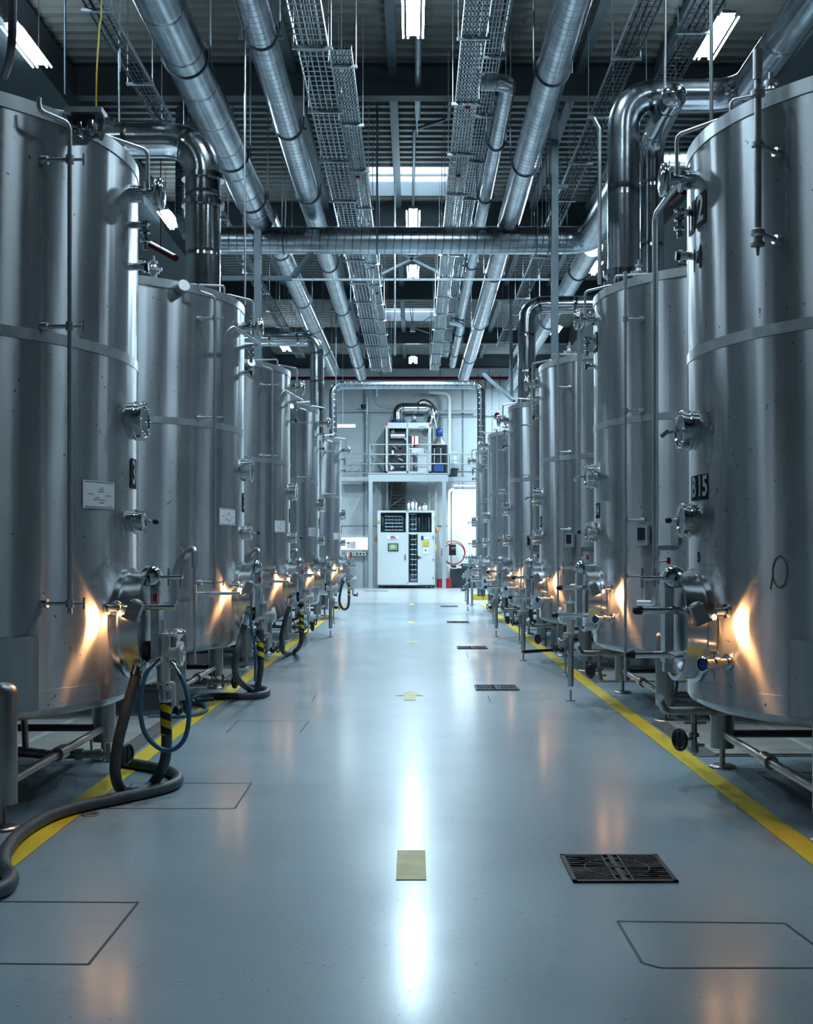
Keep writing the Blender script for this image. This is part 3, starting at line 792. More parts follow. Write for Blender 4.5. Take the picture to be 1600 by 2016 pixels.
# actuator box on the nearest left tank
b = MB(); c = PL(24, R+.03, 3.60); b.box(c, (.19, .22, .028)); o = b.build('actuator_box', M['galv'], TO['L1'])
b = MB()
b.box(c+V(-.01, 0, -.05), (.12, .15, .07)); b.build('actuator_body', M['dark'], o)
b = MB()
for dx, dy, r_, z0, z1 in ((-.07, -.06, .02, -.12, -.02), (-.02, -.09, .016, -.13, -.06), (.035, -.09, .022, -.13, -.05), (.08, -.06, .018, -.14, 0.0)):
    b.lathe(c+V(dx, dy, z0), (0, 0, 1), [(r_*.5, 0), (r_, .02), (r_, (z1-z0)*.6), (r_*.7, z1-z0)], 10)
b.cyl(c+V(-.09, -.09, -.07), c+V(.09, -.10, -.115), .007); b.cyl(c+V(.09, -.1, -.115), c+V(.1, -.1, -.05), .006)
b.cyl(c+V(-.05, -.09, -.12), c+V(-.0, -.12, -.15), .008); b.lathe(c+V(.115, -.02, -.03), V(.8, -.6, 0), [(0, 0), (.03, 0), (.03, .01), (0, .012)], 9, True)
b.build('actuator_valve', M['pol'], o)

# ------------------------------------------------------------------ hoses
def zebra():
    m, n, b = nodes('hazard_tape'); L = n.links.new; N = n.nodes.new
    uv = N('ShaderNodeUVMap'); sx = N('ShaderNodeSeparateXYZ'); L(uv.outputs[0], sx.inputs[0])
    a = N('ShaderNodeMath'); a.operation = 'MULTIPLY_ADD'; L(sx.outputs['X'], a.inputs[0]); a.inputs[1].default_value = 1/.085; L(sx.outputs['Y'], a.inputs[2])
    f_ = N('ShaderNodeMath'); f_.operation = 'FRACT'; L(a.outputs[0], f_.inputs[0])
    g = N('ShaderNodeMath'); g.operation = 'GREATER_THAN'; g.inputs[1].default_value = .5; L(f_.outputs[0], g.inputs[0])
    x = N('ShaderNodeMixRGB'); x.inputs[1].default_value = (.012, .012, .012, 1); x.inputs[2].default_value = (.75, .58, .02, 1); L(g.outputs[0], x.inputs[0])
    L(x.outputs[0], b.inputs['Base Color']); b.inputs['Roughness'].default_value = .4
    return m
M['zeb'] = zebra()
def hose(name, label, pts, r, m='rub', group=None, cat='hose', zeb=None, coup=True, n=8):
    pp = spline(pts, n); o = MB().tube(pp, r, 14).build(name, M[m])
    tag(o, label, cat, group)
    if zeb:
        a, c = zeb; b = MB(); b.cyl(a, c, r*1.06, seg=16); b.build('hazard_tape', M['zeb'], o)
        b = MB(); d = (Vector(a)-Vector(c)).normalized(); b.cyl(Vector(a), Vector(a)+d*.10, r*1.05, seg=16); b.build('black_tape', M['blk'], o)
        b = MB(); b.cyl(Vector(a)+d*.008, Vector(a)+d*.05, r*1.09, seg=16); b.build('sticker', M['paper'], o)
    if coup:
        for q, q2 in ((pp[0], pp[2]), (pp[-1], pp[-3])):
            b = MB(); d = (q2-q).normalized(); b.lathe(q-d*.02, d, [(r*.8, 0), (r*1.35, .0), (r*1.4, .03), (r*1.1, .03), (r*1.12, .09), (r*1.0, .09)], 16, True)
            b.build('coupling', M['pol'], o)
    return o
g_ = 'grey transfer hoses'
z0 = .033
hose('transfer_hose', 'thick grey looped hose with hazard tape hanging from the nearest left tank', [sp(273, 1308, 6.55), sp(262, 1352, 6.5), sp(245, 1410, 6.45), sp(230, 1475, 6.42), sp(227, 1525, 6.42), fl(240, 1556, z0), fl(270, 1560, z0), fl(298, 1546, z0), sp(322, 1505, 6.68), sp(328, 1460, 6.68), sp(326, 1400, 6.68), sp(324, 1352, 6.68)],
     .030, zeb=(sp(325.5, 1385, 6.68), sp(327.5, 1446, 6.68)))
hose('floor_hose', 'long grey hose curling over the yellow line at the lower left', [fl(238, 1500, z0), fl(300, 1510, z0), fl(338, 1520, z0), fl(351, 1534, z0), fl(335, 1547, z0), fl(295, 1558, z0), fl(235, 1571, z0), fl(160, 1587, z0), fl(95, 1608, z0), fl(42, 1640, z0), fl(12, 1675, z0), fl(7, 1705, z0), fl(22, 1728, z0), fl(8, 1748, z0), fl(-40, 1765, z0)], .032, coup=False)
hose('blue_hose', 'thin blue hose hanging in a loop under the nearest left valve', [sp(308, 1303, 6.55), sp(286, 1330, 6.5), sp(276, 1385, 6.48), sp(284, 1440, 6.48), sp(312, 1472, 6.48), sp(342, 1475, 6.48), sp(365, 1450, 6.5), sp(372, 1400, 6.52), sp(362, 1345, 6.56), sp(340, 1310, 6.6)], .013, 'blueh', coup=True)
hose('blue_hose', 'thin blue hose lying on the floor between the first two left tanks', [fl(290, 1412, .02), fl(345, 1410, .02), fl(385, 1406, .02), fl(406, 1398, .02), fl(400, 1388, .02), fl(378, 1384, .02), fl(385, 1378, .02), fl(420, 1376, .02)], .018, 'blueh', coup=False)
hose('transfer_hose', 'grey looped hose with hazard tape under the second left tank', [sp(486, 1214, 10.4), sp(476, 1250, 10.4), sp(463, 1300, 10.35), sp(467, 1335, 10.8), fl(490, 1356, z0), fl(505, 1360, z0+.0), sp(508, 1345, 11.1), sp(513, 1315, 10.9), sp(513, 1260, 10.7), sp(511, 1225, 10.7)], .030, zeb=(sp(511.5, 1263, 10.7), sp(513, 1298, 10.7)))
hose('floor_hose', 'grey hose lying across the yellow line in front of the second left tank', [fl(488, 1352, z0), fl(510, 1354, z0), fl(526, 1359, z0), fl(518, 1367, z0), fl(480, 1371, z0), fl(435, 1370, z0), fl(395, 1372, z0), fl(365, 1380, z0)], .030, coup=False)
hose('blue_hose', 'thin blue hose hanging straight beside the hazard tape of the second left tank', [sp(492, 1210, 10.3), sp(496, 1240, 10.3), sp(503, 1290, 10.4), sp(502, 1340, 10.5)], .012, 'blueh', coup=False)
hose('transfer_hose', 'dark looped hose with hazard tape under the third left tank', [sp(573, 1183, 14.4), sp(563, 1215, 14.4), sp(555, 1250, 14.6), sp(556, 1280, 14.9), fl(566, 1287, z0), fl(580, 1282, z0), sp(592, 1268, 14.9), sp(594, 1240, 14.8), sp(593, 1196, 14.7)], .030, zeb=(sp(593, 1205, 14.7), sp(594, 1242, 14.75)))
hose('transfer_hose', 'small dark looped hose hanging off the farthest left tank', [sp(679, 1136, 23.7), sp(671, 1160, 23.8), sp(668, 1185, 24), sp(676, 1199, 24), sp(685, 1194, 24), sp(687, 1170, 24), sp(686, 1145, 24)], .026, zeb=(sp(686.6, 1160, 24), sp(687, 1176, 24)))
hose('suction_hose', 'black hose lying flat on the floor from the yellow line to the right tanks', [fl(1028, 1283, .02), fl(1060, 1281, .02), fl(1095, 1279, .02), fl(1130, 1274, .02)], .02, 'blk', coup=False)
hose('sample_hose', 'short dark hose beside a leg of the second right tank', [sp(1333, 1335, 8.6), sp(1331, 1355, 8.6), sp(1322, 1385, 8.7), sp(1318, 1410, 8.9)], .011, 'blk', coup=False)
hose('bent_tube', 'slim steel tube bending down onto the yellow line past the third left tank', [sp(630, 1156, 17.5), sp(614, 1157, 17.5), sp(610, 1170, 17.4), sp(609, 1200, 17.2), sp(607, 1240, 17.2), fl(601, 1247, .02), fl(592, 1247, .02)], .014, 'sat', cat='pipe', coup=False)

# ------------------------------------------------------------------ ducts
def duct(name, label, pts, r, m='duct', fr=.3, hang=None, cap=True, group=None, seg=28, flange=None):
    pts = [Vector(p) for p in pts]
    pp = fillet(pts, fr, 8) if len(pts) > 2 else pts
    if len(pts) == 2:
        k = max(2, int((pts[1]-pts[0]).length/1.0)); pp = [pts[0]+(pts[1]-pts[0])*i/k for i in range(k+1)]
    o = MB().tube(pp, r, seg).build(name, M[m]); tag(o, label, 'duct', group)
    if hang:
        for q in hang:
            q = Vector(q); b = MB(); ax = V(0, 1, 0) if abs((pts[-1]-pts[0]).y) > abs((pts[-1]-pts[0]).x) else V(1, 0, 0)
            b.torus(q, ax, r+.006, .012, 32, 6)
            sd = V(1, 0, 0) if ax.y else V(0, 1, 0)
            b.bar(q-sd*(r+.07)+V(0, 0, -r*.2), q+sd*(r+.07)+V(0, 0, -r*.2), .03, .03) if ax.y and int(q.y*10) % 2 else None
            for e in (-1, 1):
                a = q+sd*e*(r+.03)+V(0, 0, -r*.2); b.cyl(a, V(a.x, a.y, ZR+.001), .008, seg=6)
            b.build('duct_hanger', M['galvd'], o)
    if flange:
        for q, ax in flange:
            b = MB(); b.lathe(Vector(q)-Vector(ax)*.03, ax, [(r, 0), (r+.035, 0), (r+.035, .05), (r, .05)], 32, True); b.build('flange', M['pol'], o)
    return o
def line(x, h, y0, y1): return [V(x, y0, H+h), V(x, y1, H+h)]
def hs(x, h, ys): return [V(x, y, H+h) for y in ys]
duct('round_duct', 'widest smooth round duct slanting down from the upper left to the cross duct', line(-2.40, 5.22, -1, 18.7), .23, 'duct2', hang=hs(-2.40, 5.22, (9.5, 12.6, 15.7, 17.6)))
duct('round_duct', 'smooth round duct beyond the cross duct on the left, behind the left steel column', line(-2.47, 5.6, 19.9, 37), .19, 'duct2', hang=hs(-2.47, 5.6, (22.2, 26.6, 29.7, 33)))
duct('spiral_duct', 'spiral duct running down the hall left of the cable trays', line(-1.58, 5.37, -1, 36.5), .165, hang=hs(-1.58, 5.37, (9.6, 12.4, 15.1, 17.9, 22.3, 26.4, 30.5, 34)))
duct('spiral_duct', 'spiral duct slanting down from the top edge on the right to the cross duct', line(1.51, 5.2, -1, 18.7), .175, hang=hs(1.51, 5.2, (9.6, 12.9, 16)))
duct('spiral_duct', 'spiral duct beyond the cross duct on the right, with two flat branches', line(1.56, 5.35, 19.5, 37), .165, hang=hs(1.56, 5.35, (23, 28, 33)))
duct('spiral_duct', 'lower right spiral duct receding from the bend of the cross duct', line(2.95, 5.0, 19.6, 36), .17, hang=hs(2.95, 5.0, (21.3, 26, 31)))
o = duct('cross_duct', 'wide spiral duct crossing the whole hall from left to right under the roof', [V(-3.56, 18.95, ZR-.05), V(-3.56, 18.95, H+4.93), V(2.80, 18.95, H+4.93), V(2.80, 15.4, H+4.93), V(5.5, 15.4, H+4.93)], .21, fr=.45)
for x in (-2.05, -.57, 1.95, 2.14):
    b = MB(); b.torus((x, 18.95, H+4.93), (1, 0, 0), .216, .012, 32, 6)
    for e in (-1, 1): b.cyl((x, 18.95+e*.235, H+4.85), (x, 18.95+e*.235, ZR+.001), .008, seg=6)
    b.build('duct_hanger', M['galvd'], o)
o = duct('small_duct', 'slim duct with an elbow starting near the top right of the cable trays', [V(.78, 13.75, H+5.4), V(1.10, 13.75, H+5.4), V(1.10, 27.3, H+5.4), V(1.10, 27.31, H+5.4)], .098, fr=.16, hang=hs(1.10, 5.4, (15.8, 18.2, 22.5)))
duct('small_duct', 'slim duct with a small elbow farther down beside the right cable tray', [V(.86, 27.7, H+5.35), V(1.12, 27.7, H+5.3), V(1.12, 34, H+5.3)], .095, fr=.14, hang=hs(1.12, 5.3, (29, 32)))
for px, py, y, sz in ((1004, 408, 18.4, .20), (938, 644, 28.6, .26)):
    p = sp(px, py, y); b = MB(); b.box((p.x, p.y, p.z), (sz, .32, .14)); b.box((p.x, p.y-.02, p.z-.1), (sz*.94, .3, .06)); ob = b.build('duct_damper', M['galv']); tag(ob, 'square metal damper box on the %s right spiral duct' % ('nearer' if y < 20 else 'farther'), 'damper box')
# risers
duct('riser_duct', 'big polished riser with an elbow standing on the second left tank', [V(-1.98, 11.25, 3.60), V(-1.98, 11.25, H+3.87), V(-5.5, 11.25, H+3.87)], .165, 'chim', fr=.36, flange=[((-1.98, 11.25, 4.87), (0, 0, 1)), ((-1.98, 11.25, 4.62), (0, 0, 1))])
duct('riser_duct', 'tall ringed riser on the second right tank, joined to the top right header duct', [V(1.87, 10.62, 3.60), V(1.87, 10.62, H+4.05), V(2.92, 10.62, H+4.05), V(2.92, 2.0, H+4.12)], .142, 'duct2', fr=.32, flange=[((1.87, 10.62, 3.72), (0, 0, 1)), ((1.87, 10.62, 3.82), (0, 0, 1))])
duct('riser_duct', 'slimmer riser on the second right tank, bent over toward the camera with a round end', [V(2.19, 10.95, 3.61), V(2.19, 10.95, H+3.77), V(2.19, 10.15, H+3.82), V(2.19, 10.02, H+3.82)], .108, 'chim', fr=.22)
b = MB(); b.lathe((2.19, 10.03, H+3.82), (0, -1, 0), [(.108, 0), (.104, .03), (.085, .07), (.05, .095), (0, .105)], 24); b.build('end_cap', M['pol'], bpy.data.objects[[o.name for o in bpy.data.objects if o.name.startswith('riser_duct')][-1]])
duct('riser_duct', 'clad riser with an elbow standing on the fourth right tank', [V(1.76, 18.5, 3.60), V(1.76, 18.5, H+3.82), V(4.8, 18.5, H+3.82)], .135, 'chim', fr=.3)
duct('riser_duct', 'clad riser with an elbow standing on the farthest left tank', [V(-1.90, 23.6, 3.60), V(-1.90, 23.6, H+4.19), V(-5.2, 23.6, H+4.19)], .137, 'chim', fr=.3)
duct('portal_duct', 'slim spiral duct forming a gate shape in front of the far wall', [V(-1.86, 27.8, .3), V(-1.86, 27.8, H+3.87), V(1.585, 27.8, H+3.87), V(1.585, 27.8, .3)], .095, fr=.25)
# ------------------------------------------------------------------ cable trays
def tray(name, label, x, h, w, y0, y1, kind, cables=3):
    z = H+h; rail = MB(); L_ = y1-y0; ym = (y0+y1)/2
    for e in (-1, 1): rail.box((x+e*w/2, ym, z+.03), (.008, L_, .06))
    if kind == 'perf':
        for e in (-.45, -.3, -.15, 0, .15, .3, .45): rail.box((x+e*w, ym, z), (w*.085, L_, .003))
        y = y0
        while y < y1: rail.box((x, y, z), (w, .035, .003)); y += .125
    elif kind == 'ladder':
        for e in (-.3, -.1, .1, .3): rail.box((x+e*w, ym, z), (.014, L_, .004))
        y = y0
        while y < y1: rail.box((x, y, z), (w, .022, .006)); y += .14
    else:
        for e in (-.4, -.2, 0, .2, .4): rail.cyl((x+e*w, y0, z), (x+e*w, y1, z), .004, seg=5, caps=False)
        for e in (-1, 1): rail.cyl((x+e*w/2, y0, z+.06), (x+e*w/2, y1, z+.06), .005, seg=5, caps=False)
        y = y0
        while y < y1: rail.box((x, y, z), (w, .007, .006)); rail.box((x-w/2, y, z+.03), (.006, .007, .06)); rail.box((x+w/2, y, z+.03), (.006, .007, .06)); y += .12
    o = rail.build(name, M['galv'] if kind != 'wire' else M['galvd']); tag(o, label, 'cable tray')
    rr = random.Random(int(abs(x)*100))
    b = MB()
    for k in range(cables):
        off = (k+.5)/cables*.8-.4; pts = []; y = y0
        while y <= y1: pts.append(V(x+w*off+rr.uniform(-.015, .015), y, z+.02+rr.uniform(0, .02))); y += 1.2
        b.tube(pts, rr.uniform(.007, .014), 6, False)
    b.build('cable_bundle', M['cable'], o)
    y = y0+.4; k = 0
    while y < y1:
        b = MB(); b.box((x, y, z-.02), (w+.10, .04, .03))
        for e in (-1, 1): b.cyl((x+e*(w/2+.035), y, z-.02), (x+e*(w/2+.035), y, ZR+.001), .006, seg=5)
        b.build('tray_support', M['galv'], o); y += 1.9
    return o
tray('ladder_tray', 'wide ladder cable tray left of the aisle lights', -1.10, 5.5, .34, 5, 36.5, 'ladder', 5)
tray('perforated_tray', 'perforated cable tray starting left of the aisle lights, beside the ladder tray', -.82, 5.62, .25, 13.4, 37.5, 'perf', 5)
tray('perforated_tray', 'perforated cable tray running just right of the aisle lights', .66, 5.6, .26, 5, 37, 'perf', 4)
tray('ladder_tray', 'narrow ladder tray hidden partly behind the right perforated tray', .94, 5.85, .20, 8, 36, 'ladder', 4)
tray('wire_tray', 'wire mesh cable tray high at the upper left', -3.2, 5.5, .22, 6, 34, 'wire', 2)
tray('wire_tray', 'wire mesh cable tray at the upper right passing left of the tall risers', 2.50, 5.8, .26, 6, 34, 'wire', 3)
tray('wire_tray', 'wire mesh cable tray at the far upper right beside the slanting light', 3.30, 6.1, .32, 6, 20, 'wire', 3)
for (px, py, y, w_) in ((845-0, 0, 0, 0),): pass
# red markers hanging on trays
for i, (px, py) in enumerate(((920, 213), (902, 347), (704, 349), (733, 527), (742, 578))):
    hh_ = 5.584 if i < 2 else 5.604; y = hh_*F/(PY-py); p = sp(px, py, y); p.x = max(.55, min(.77, p.x)) if i < 2 else max(-.93, min(-.71, p.x)); b = MB(); b.box(p, (.06, .05, .03)); o = b.build('red_tag', M['red']); tag(o, ['red tag on the right perforated tray, nearest', 'red tag on the right perforated tray, above the skylight edge', 'red tag on the left perforated tray near the skylight', 'red tag on the left perforated tray below the cross duct, upper one', 'red tag on the left perforated tray below the cross duct, lower one'][i], 'tag')
# conduits under the roof
b = MB(); b.tube(fillet([V(.56, 17.4, H+6.85), V(.56, 18.9, H+6.85), V(0.02, 19.4, H+6.85), V(0.0, 24.0, H+6.85)], .25, 6), .028, 10); tag(b.build('conduit_pipe', M['galvd']), 'bent dark conduit under the roof leading to the second aisle light', 'pipe')
b = MB(); b.cyl((.07, 14.4, H+6.75), (.07, 18.6, H+6.75), .045); b.bar((.03, 17.6, H+6.75), (.07, 18.9, H+6.6), .02, .02); tag(b.build('conduit_pipe', M['galv']), 'straight pale conduit behind the first aisle light', 'pipe')
b = MB(); b.cyl(sp(-60, 690, 43.5)*0+V(-4.6, 44, H+6.37), V(3.8, 44, H+6.37), .062)
for x in (-3, -1.2, 1, 2.8): b.cyl((x, 44, H+6.37), (x, 44, ZR), .01, seg=6)
tag(b.build('sprinkler_pipe', M['redp']), 'long red sprinkler pipe high along the far wall', 'pipe')
for (a, c, w_, lab) in ((sp(290, 478, 22), sp(345, 508, 20), .07, 'red sprinkler branch behind the nearest left tank'), (sp(125, 165, 19), sp(185, 235, 18), .07, 'red sprinkler branch above the actuator box at upper left'), (sp(1345, 378, 20), sp(1320, 400, 21), .06, 'short red sprinkler branch between riser and nearest right tank')):
    b = MB(); b.cyl(a, c, w_*.8); m_ = (Vector(a)+Vector(c))/2; b.cyl(m_, V(m_.x, m_.y, ZR), .008, seg=6); tag(b.build('sprinkler_pipe', M['redp']), lab, 'pipe')
# steel columns and frames
def column(label, x, y, ztop, arms):
    o = thing('steel_column', label, 'column', (x, y, 0)); b = MB()
    for e in (-1, 1): b.box((0, e*.045, ztop/2), (.095, .008, ztop))
    b.box((0, 0, ztop/2), (.008, .09, ztop)); b.box((0, 0, .006), (.2, .2, .012)); b.build('post', M['col'], o)
    for p, q, w_ in arms:
        b = MB(); b.bar(Vector(p)-Vector((x, y, 0)), Vector(q)-Vector((x, y, 0)), w_, w_); b.build('bracket_arm', M['beaml'], o)
column('grey steel column between the third and fourth left tanks', -2.19, 16.85, H+4.53, [(sp(437, 548, 16.85), sp(575, 548, 16.85), .06), (sp(575, 548, 16.85), sp(612, 500, 17.6), .07)])
column('taller grey steel column between the third and fourth right tanks', 1.95, 16.45, ZR, [(sp(1076, 367, 16.45), sp(1118, 367, 16.45), .05)])
b = MB(); b.bar(sp(575, 550.5, 16.6), sp(1082, 550.5, 16.5), .028, .028); tag(b.build('tie_bar', M['galv']), 'thin level bar spanning the aisle between the two steel columns', 'bar')
b = MB(); b.bar(sp(750, 540, 24.6), sp(830, 500, 24.6), .05, .05); b.bar(sp(790, 500, 24.6), sp(870, 540, 24.6), .05, .05); tag(b.build('cross_brace', M['beaml']), 'crossed steel braces under the roof behind the second aisle light', 'brace')
b = MB(); b.bar(sp(952, 737, 27.4), sp(1012, 790, 24.5), .06, .06); tag(b.build('diagonal_brace', M['col']), 'slanting grey brace beside the fifth right tank top', 'brace')
b = MB(); b.bar(sp(1005, 590, 26), sp(1007, 790, 26), .07, .07); tag(b.build('slim_post', M['col']), 'slim dark post left of the riser on the fourth right tank', 'post')
# junction hub with splayed arms under second skylight
hb = thing('cable_hub', 'small cable junction with splayed arms hanging under the far skylight', 'junction box', tuple(sp(812, 645, 33)))
b = MB(); b.box((0, 0, 0), (.14, .12, .22)); b.build('hub_box', M['galv'], hb)
b = MB()
for dx, dz in ((-.35, .35), (.5, .3), (.45, -.15), (-.12, .9), (.02, .9)): b.cyl((0, 0, 0), (dx, 0, dz), .012, seg=6)
b.build('hub_arm', M['galv'], hb)
# thin threaded rods and cables seen against the roof
for i, (px, y0_, y1_, Y, r_, m_, lab) in enumerate(((235, -40, 240, 13, .012, 'galv', 'thin steel rod hanging behind the elbow of the left riser'), (128, -60, 185, 11, .010, 'galvd', 'thin rod hanging near the upper left light'),
        (1400, 60, 245, 8.2, .013, 'sat', 'thin steel rod in front of the header duct at upper right'), (1309, 20, 186, 10, .010, 'sat', 'thin steel rod left of the upper right light'),
        (777, 355, 700, 22.3, .016, 'galv', 'pale vertical rod left of the aisle lights, crossing the wide duct'), (482, 500, 600, 12, .010, 'sat', 'thin rod right of the second left tank rim'),
        (661, 500, 760, 27, .012, 'galvd', 'thin dark rod in front of the far left wall'))):
    b = MB(); lo_ = sp(px, y1_, Y); b.cyl(V(lo_.x, lo_.y, ZR+.001), lo_, r_, seg=8); tag(b.build('threaded_rod', M[m_]), lab, 'rod')
hose('yellow_cable', 'yellow cable hanging down at upper left in front of the wire tray', [V(sp(200, -40, 9.5).x-.02, 9.5, ZR-.01), sp(200, -40, 9.5), sp(195, 60, 9.5), sp(190, 150, 9.5), sp(189, 232, 9.6)], .006, 'yel', cat='cable', coup=False)
hose('black_cable', 'thick black conduit coming down onto the nearest left tank top', [sp(25, -60, 6.2), sp(24, 60, 6.2), sp(20, 110, 6.3), sp(8, 150, 6.5)], .022, 'cable', cat='cable', coup=False)
b = MB(); q = sp(1178, 548, 10.2)
b.tube(fillet([sp(1168, 233, 10.2), sp(1180, 255, 10.2), sp(1180, 560, 10.2)], .05, 4), .018, 12); tag(b.build('vent_pipe', M['sat']), 'thin steel vent pipe with bent tip left of the tall risers', 'pipe')

# ------------------------------------------------------------------ floor items
def quad(pts, z=.003):
    b = MB(); b.poly([V(p[0], p[1], z) for p in pts]); return b
X0, X1 = 1.705, 1.835
tag(quad([(-X1, -2), (-X0, -2), (-X0, 31.2), (-X1, 31.2)]).build('yellow_line', M['yel']), 'long yellow floor line along the left row of tanks', 'floor marking')
tag(quad([(X0+.01, -2), (X1+.01, -2), (X1+.01, 31.2), (X0+.01, 31.2)]).build('yellow_line', M['yel']), 'long yellow floor line along the right row of tanks', 'floor marking')
tag(quad([(f.x, f.y) for f in (fl(779, 1733), fl(839, 1733), fl(837, 1675), fl(782, 1675))]).build('yellow_dash', M['yelf']), 'faded yellow dash on the floor nearest the camera', 'floor marking')
b = MB(); ar = [fl(795, 1379), fl(818, 1379), fl(818, 1370), fl(834, 1370), fl(807, 1360), fl(778, 1370), fl(795, 1370)]
b.poly([V(p.x, p.y, .003) for p in ar]); tag(b.build('floor_arrow', M['yelf']), 'faded yellow arrow on the floor pointing down the hall', 'floor marking')
for i, (x0, x1, y0, y1) in enumerate(((802, 822, 1266, 1263), (803, 815, 1227.5, 1224), (805, 815, 1191.5, 1188.5))):
    a, c, d, e = fl(x0, y0), fl(x1, y0), fl(x1, y1), fl(x0, y1)
    tag(quad([(p.x, p.y) for p in (a, c, d, e)]).build('yellow_dash', M['yelf']), ['small faded yellow dash beyond the arrow', 'middle one of the small far yellow dashes', 'farthest tiny yellow dash where the pale floor begins'][i], 'floor marking')
def hatch(label, pts):
    b = MB()
    for k in range(len(pts)-1):
        p, q = fl(*pts[k]), fl(*pts[k+1]); d = (q-p).normalized(); n_ = V(-d.y, d.x, 0)*.0045
        b.poly([p-n_+V(0, 0, .002), q-n_+V(0, 0, .002), q+n_+V(0, 0, .002), p+n_+V(0, 0, .002)])
    tag(b.build('floor_hatch', M['line']), label, 'floor hatch')
hatch('floor hatch outline beside the looped hose at left', [(235, 1568), (262, 1542), (495, 1542), (462, 1592), (190, 1592), (206, 1582)])
hatch('floor hatch outline in the bottom left corner', [(-60, 1775), (272, 1777), (174, 1899), (-90, 1897)])
hatch('floor hatch outline in the bottom right corner', [(1640, 1890), (1545, 1818), (1215, 1814), (1264, 1896), (1300, 1906), (1660, 1906)])
hatch('small floor hatch outline in the left middle of the floor', [(445, 1443), (470, 1419), (608, 1420), (590, 1443)])
hatch('small floor crack near the second drain', [(923, 1285), (918, 1285), (921, 1295)])
hatch('short floor crack below the third drain', [(960, 1370), (966, 1384)])
hatch('short slanting floor crack left of the arrow', [(621, 1369), (613, 1384)])
# round water outlet in the floor
q = fl(180, 1604); b = MB(); b.lathe((q.x, q.y, 0), (0, 0, 1), [(.05, 0), (.05, .004), (.036, .006), (.034, .001), (0, .001)], 24, True); b.box((q.x, q.y, .004), (.05, .012, .006)); tag(b.build('floor_outlet', M['cast']), 'small round metal floor outlet below the long hose at left', 'floor outlet')
def drain(label, cx, cy, w, d, fine, group='cast iron floor drains'):
    o = thing('floor_drain', label, 'floor drain', (cx, cy, 0), group)
    b = MB(); b.poly([(-w/2, -d/2, .0025), (w/2, -d/2, .0025), (w/2, d/2, .0025), (-w/2, d/2, .0025)]); b.build('pit', M['pit'], o)
    b = MB(); t = .018
    for e in (-1, 1): b.box((0, e*(d/2-t/2), .006), (w, t, .007)); b.box((e*(w/2-t/2), 0, .006), (t, d, .007))
    wi, di = w/2-t, d/2-t
    b.box((0, 0, .006), (.022, d, .006)); b.box((-.035, 0, .006), (.008, d, .006)); b.box((.035, 0, .006), (.008, d, .006))
    b.box((0, 0, .006), (w, .012, .006))
    if fine:
        def clip(p, a):
            L_ = 9
            dx, dy = math.cos(a), math.sin(a); t1 = 9
            if abs(dx) > 1e-6: t1 = min(t1, (wi-p[0]*(1 if dx > 0 else -1))/abs(dx))
            if abs(dy) > 1e-6: t1 = min(t1, (di-p[1]*(1 if dy > 0 else -1))/abs(dy))
            return t1
        for qx in (-1, 1):
            for qy in (-1, 1):
                for k in range(9):
                    off = .022*k
                    a = math.radians(32 if qx*qy > 0 else 24)
                    p = (.045+off*.3 if False else .04, off)
                    # slanted bars fan out from the middle cross
                    x0, y0 = .04, .004+off; a2 = a if qx*qy > 0 else a
                    L_ = min((wi-x0)/math.cos(a2), (di-y0)/math.sin(a2)) if qx*qy > 0 else (wi-x0)
                    if L_ <= .01: continue
                    if qx*qy > 0: e_ = (x0+L_*math.cos(a2), y0+L_*math.sin(a2))
                    else: e_ = (wi, min(di, y0+.35*(wi-x0)*(k % 3)/3))
                    b.bar((qx*x0, qy*y0, .006), (qx*e_[0], qy*e_[1], .006), .007, .006)
                for k in range(1, 7):
                    if qx*qy > 0:
                        x0 = .04+.024*k; L_ = min((wi-x0)/math.cos(a), di/math.sin(a))
                        b.bar((qx*x0, 0, .006), (qx*(x0+L_*math.cos(a)), qy*L_*math.sin(a), .006), .007, .006)
        rr = .13; pts = [V(rr*1.05*math.cos(2*PI*k/32), rr*math.sin(2*PI*k/32), .006) for k in range(33)]
        b.tube(pts, .004, 6)
    else:
        k = -wi
        while k < wi: b.box((k, 0, .006), (.007, d, .006)); k += .026
    b.build('grate', M['drain'], o)
    return o
g1 = (fl(1101, 1684)+fl(1292, 1687)+fl(1333, 1740)+fl(1124, 1737))/4
drain('large dark patterned floor drain at the lower right', g1.x+.005, g1.y, .43, .43, True)
for (px, py), lab in (((977, 1354.5), 'second floor drain from the camera, just left of the middle right floor'), ((929, 1275.5), 'third floor drain from the camera'), ((901, 1225), 'fourth floor drain from the camera'), ((884, 1194), 'thin far floor drain near the pale floor')):
    p = fl(px, py); drain(lab, p.x, p.y, .42, .42, False)
p = fl(741, 1164); drain('dark slot drain at the foot of the white cabinet', p.x, p.y, .8, .12, False, 'slot drain')
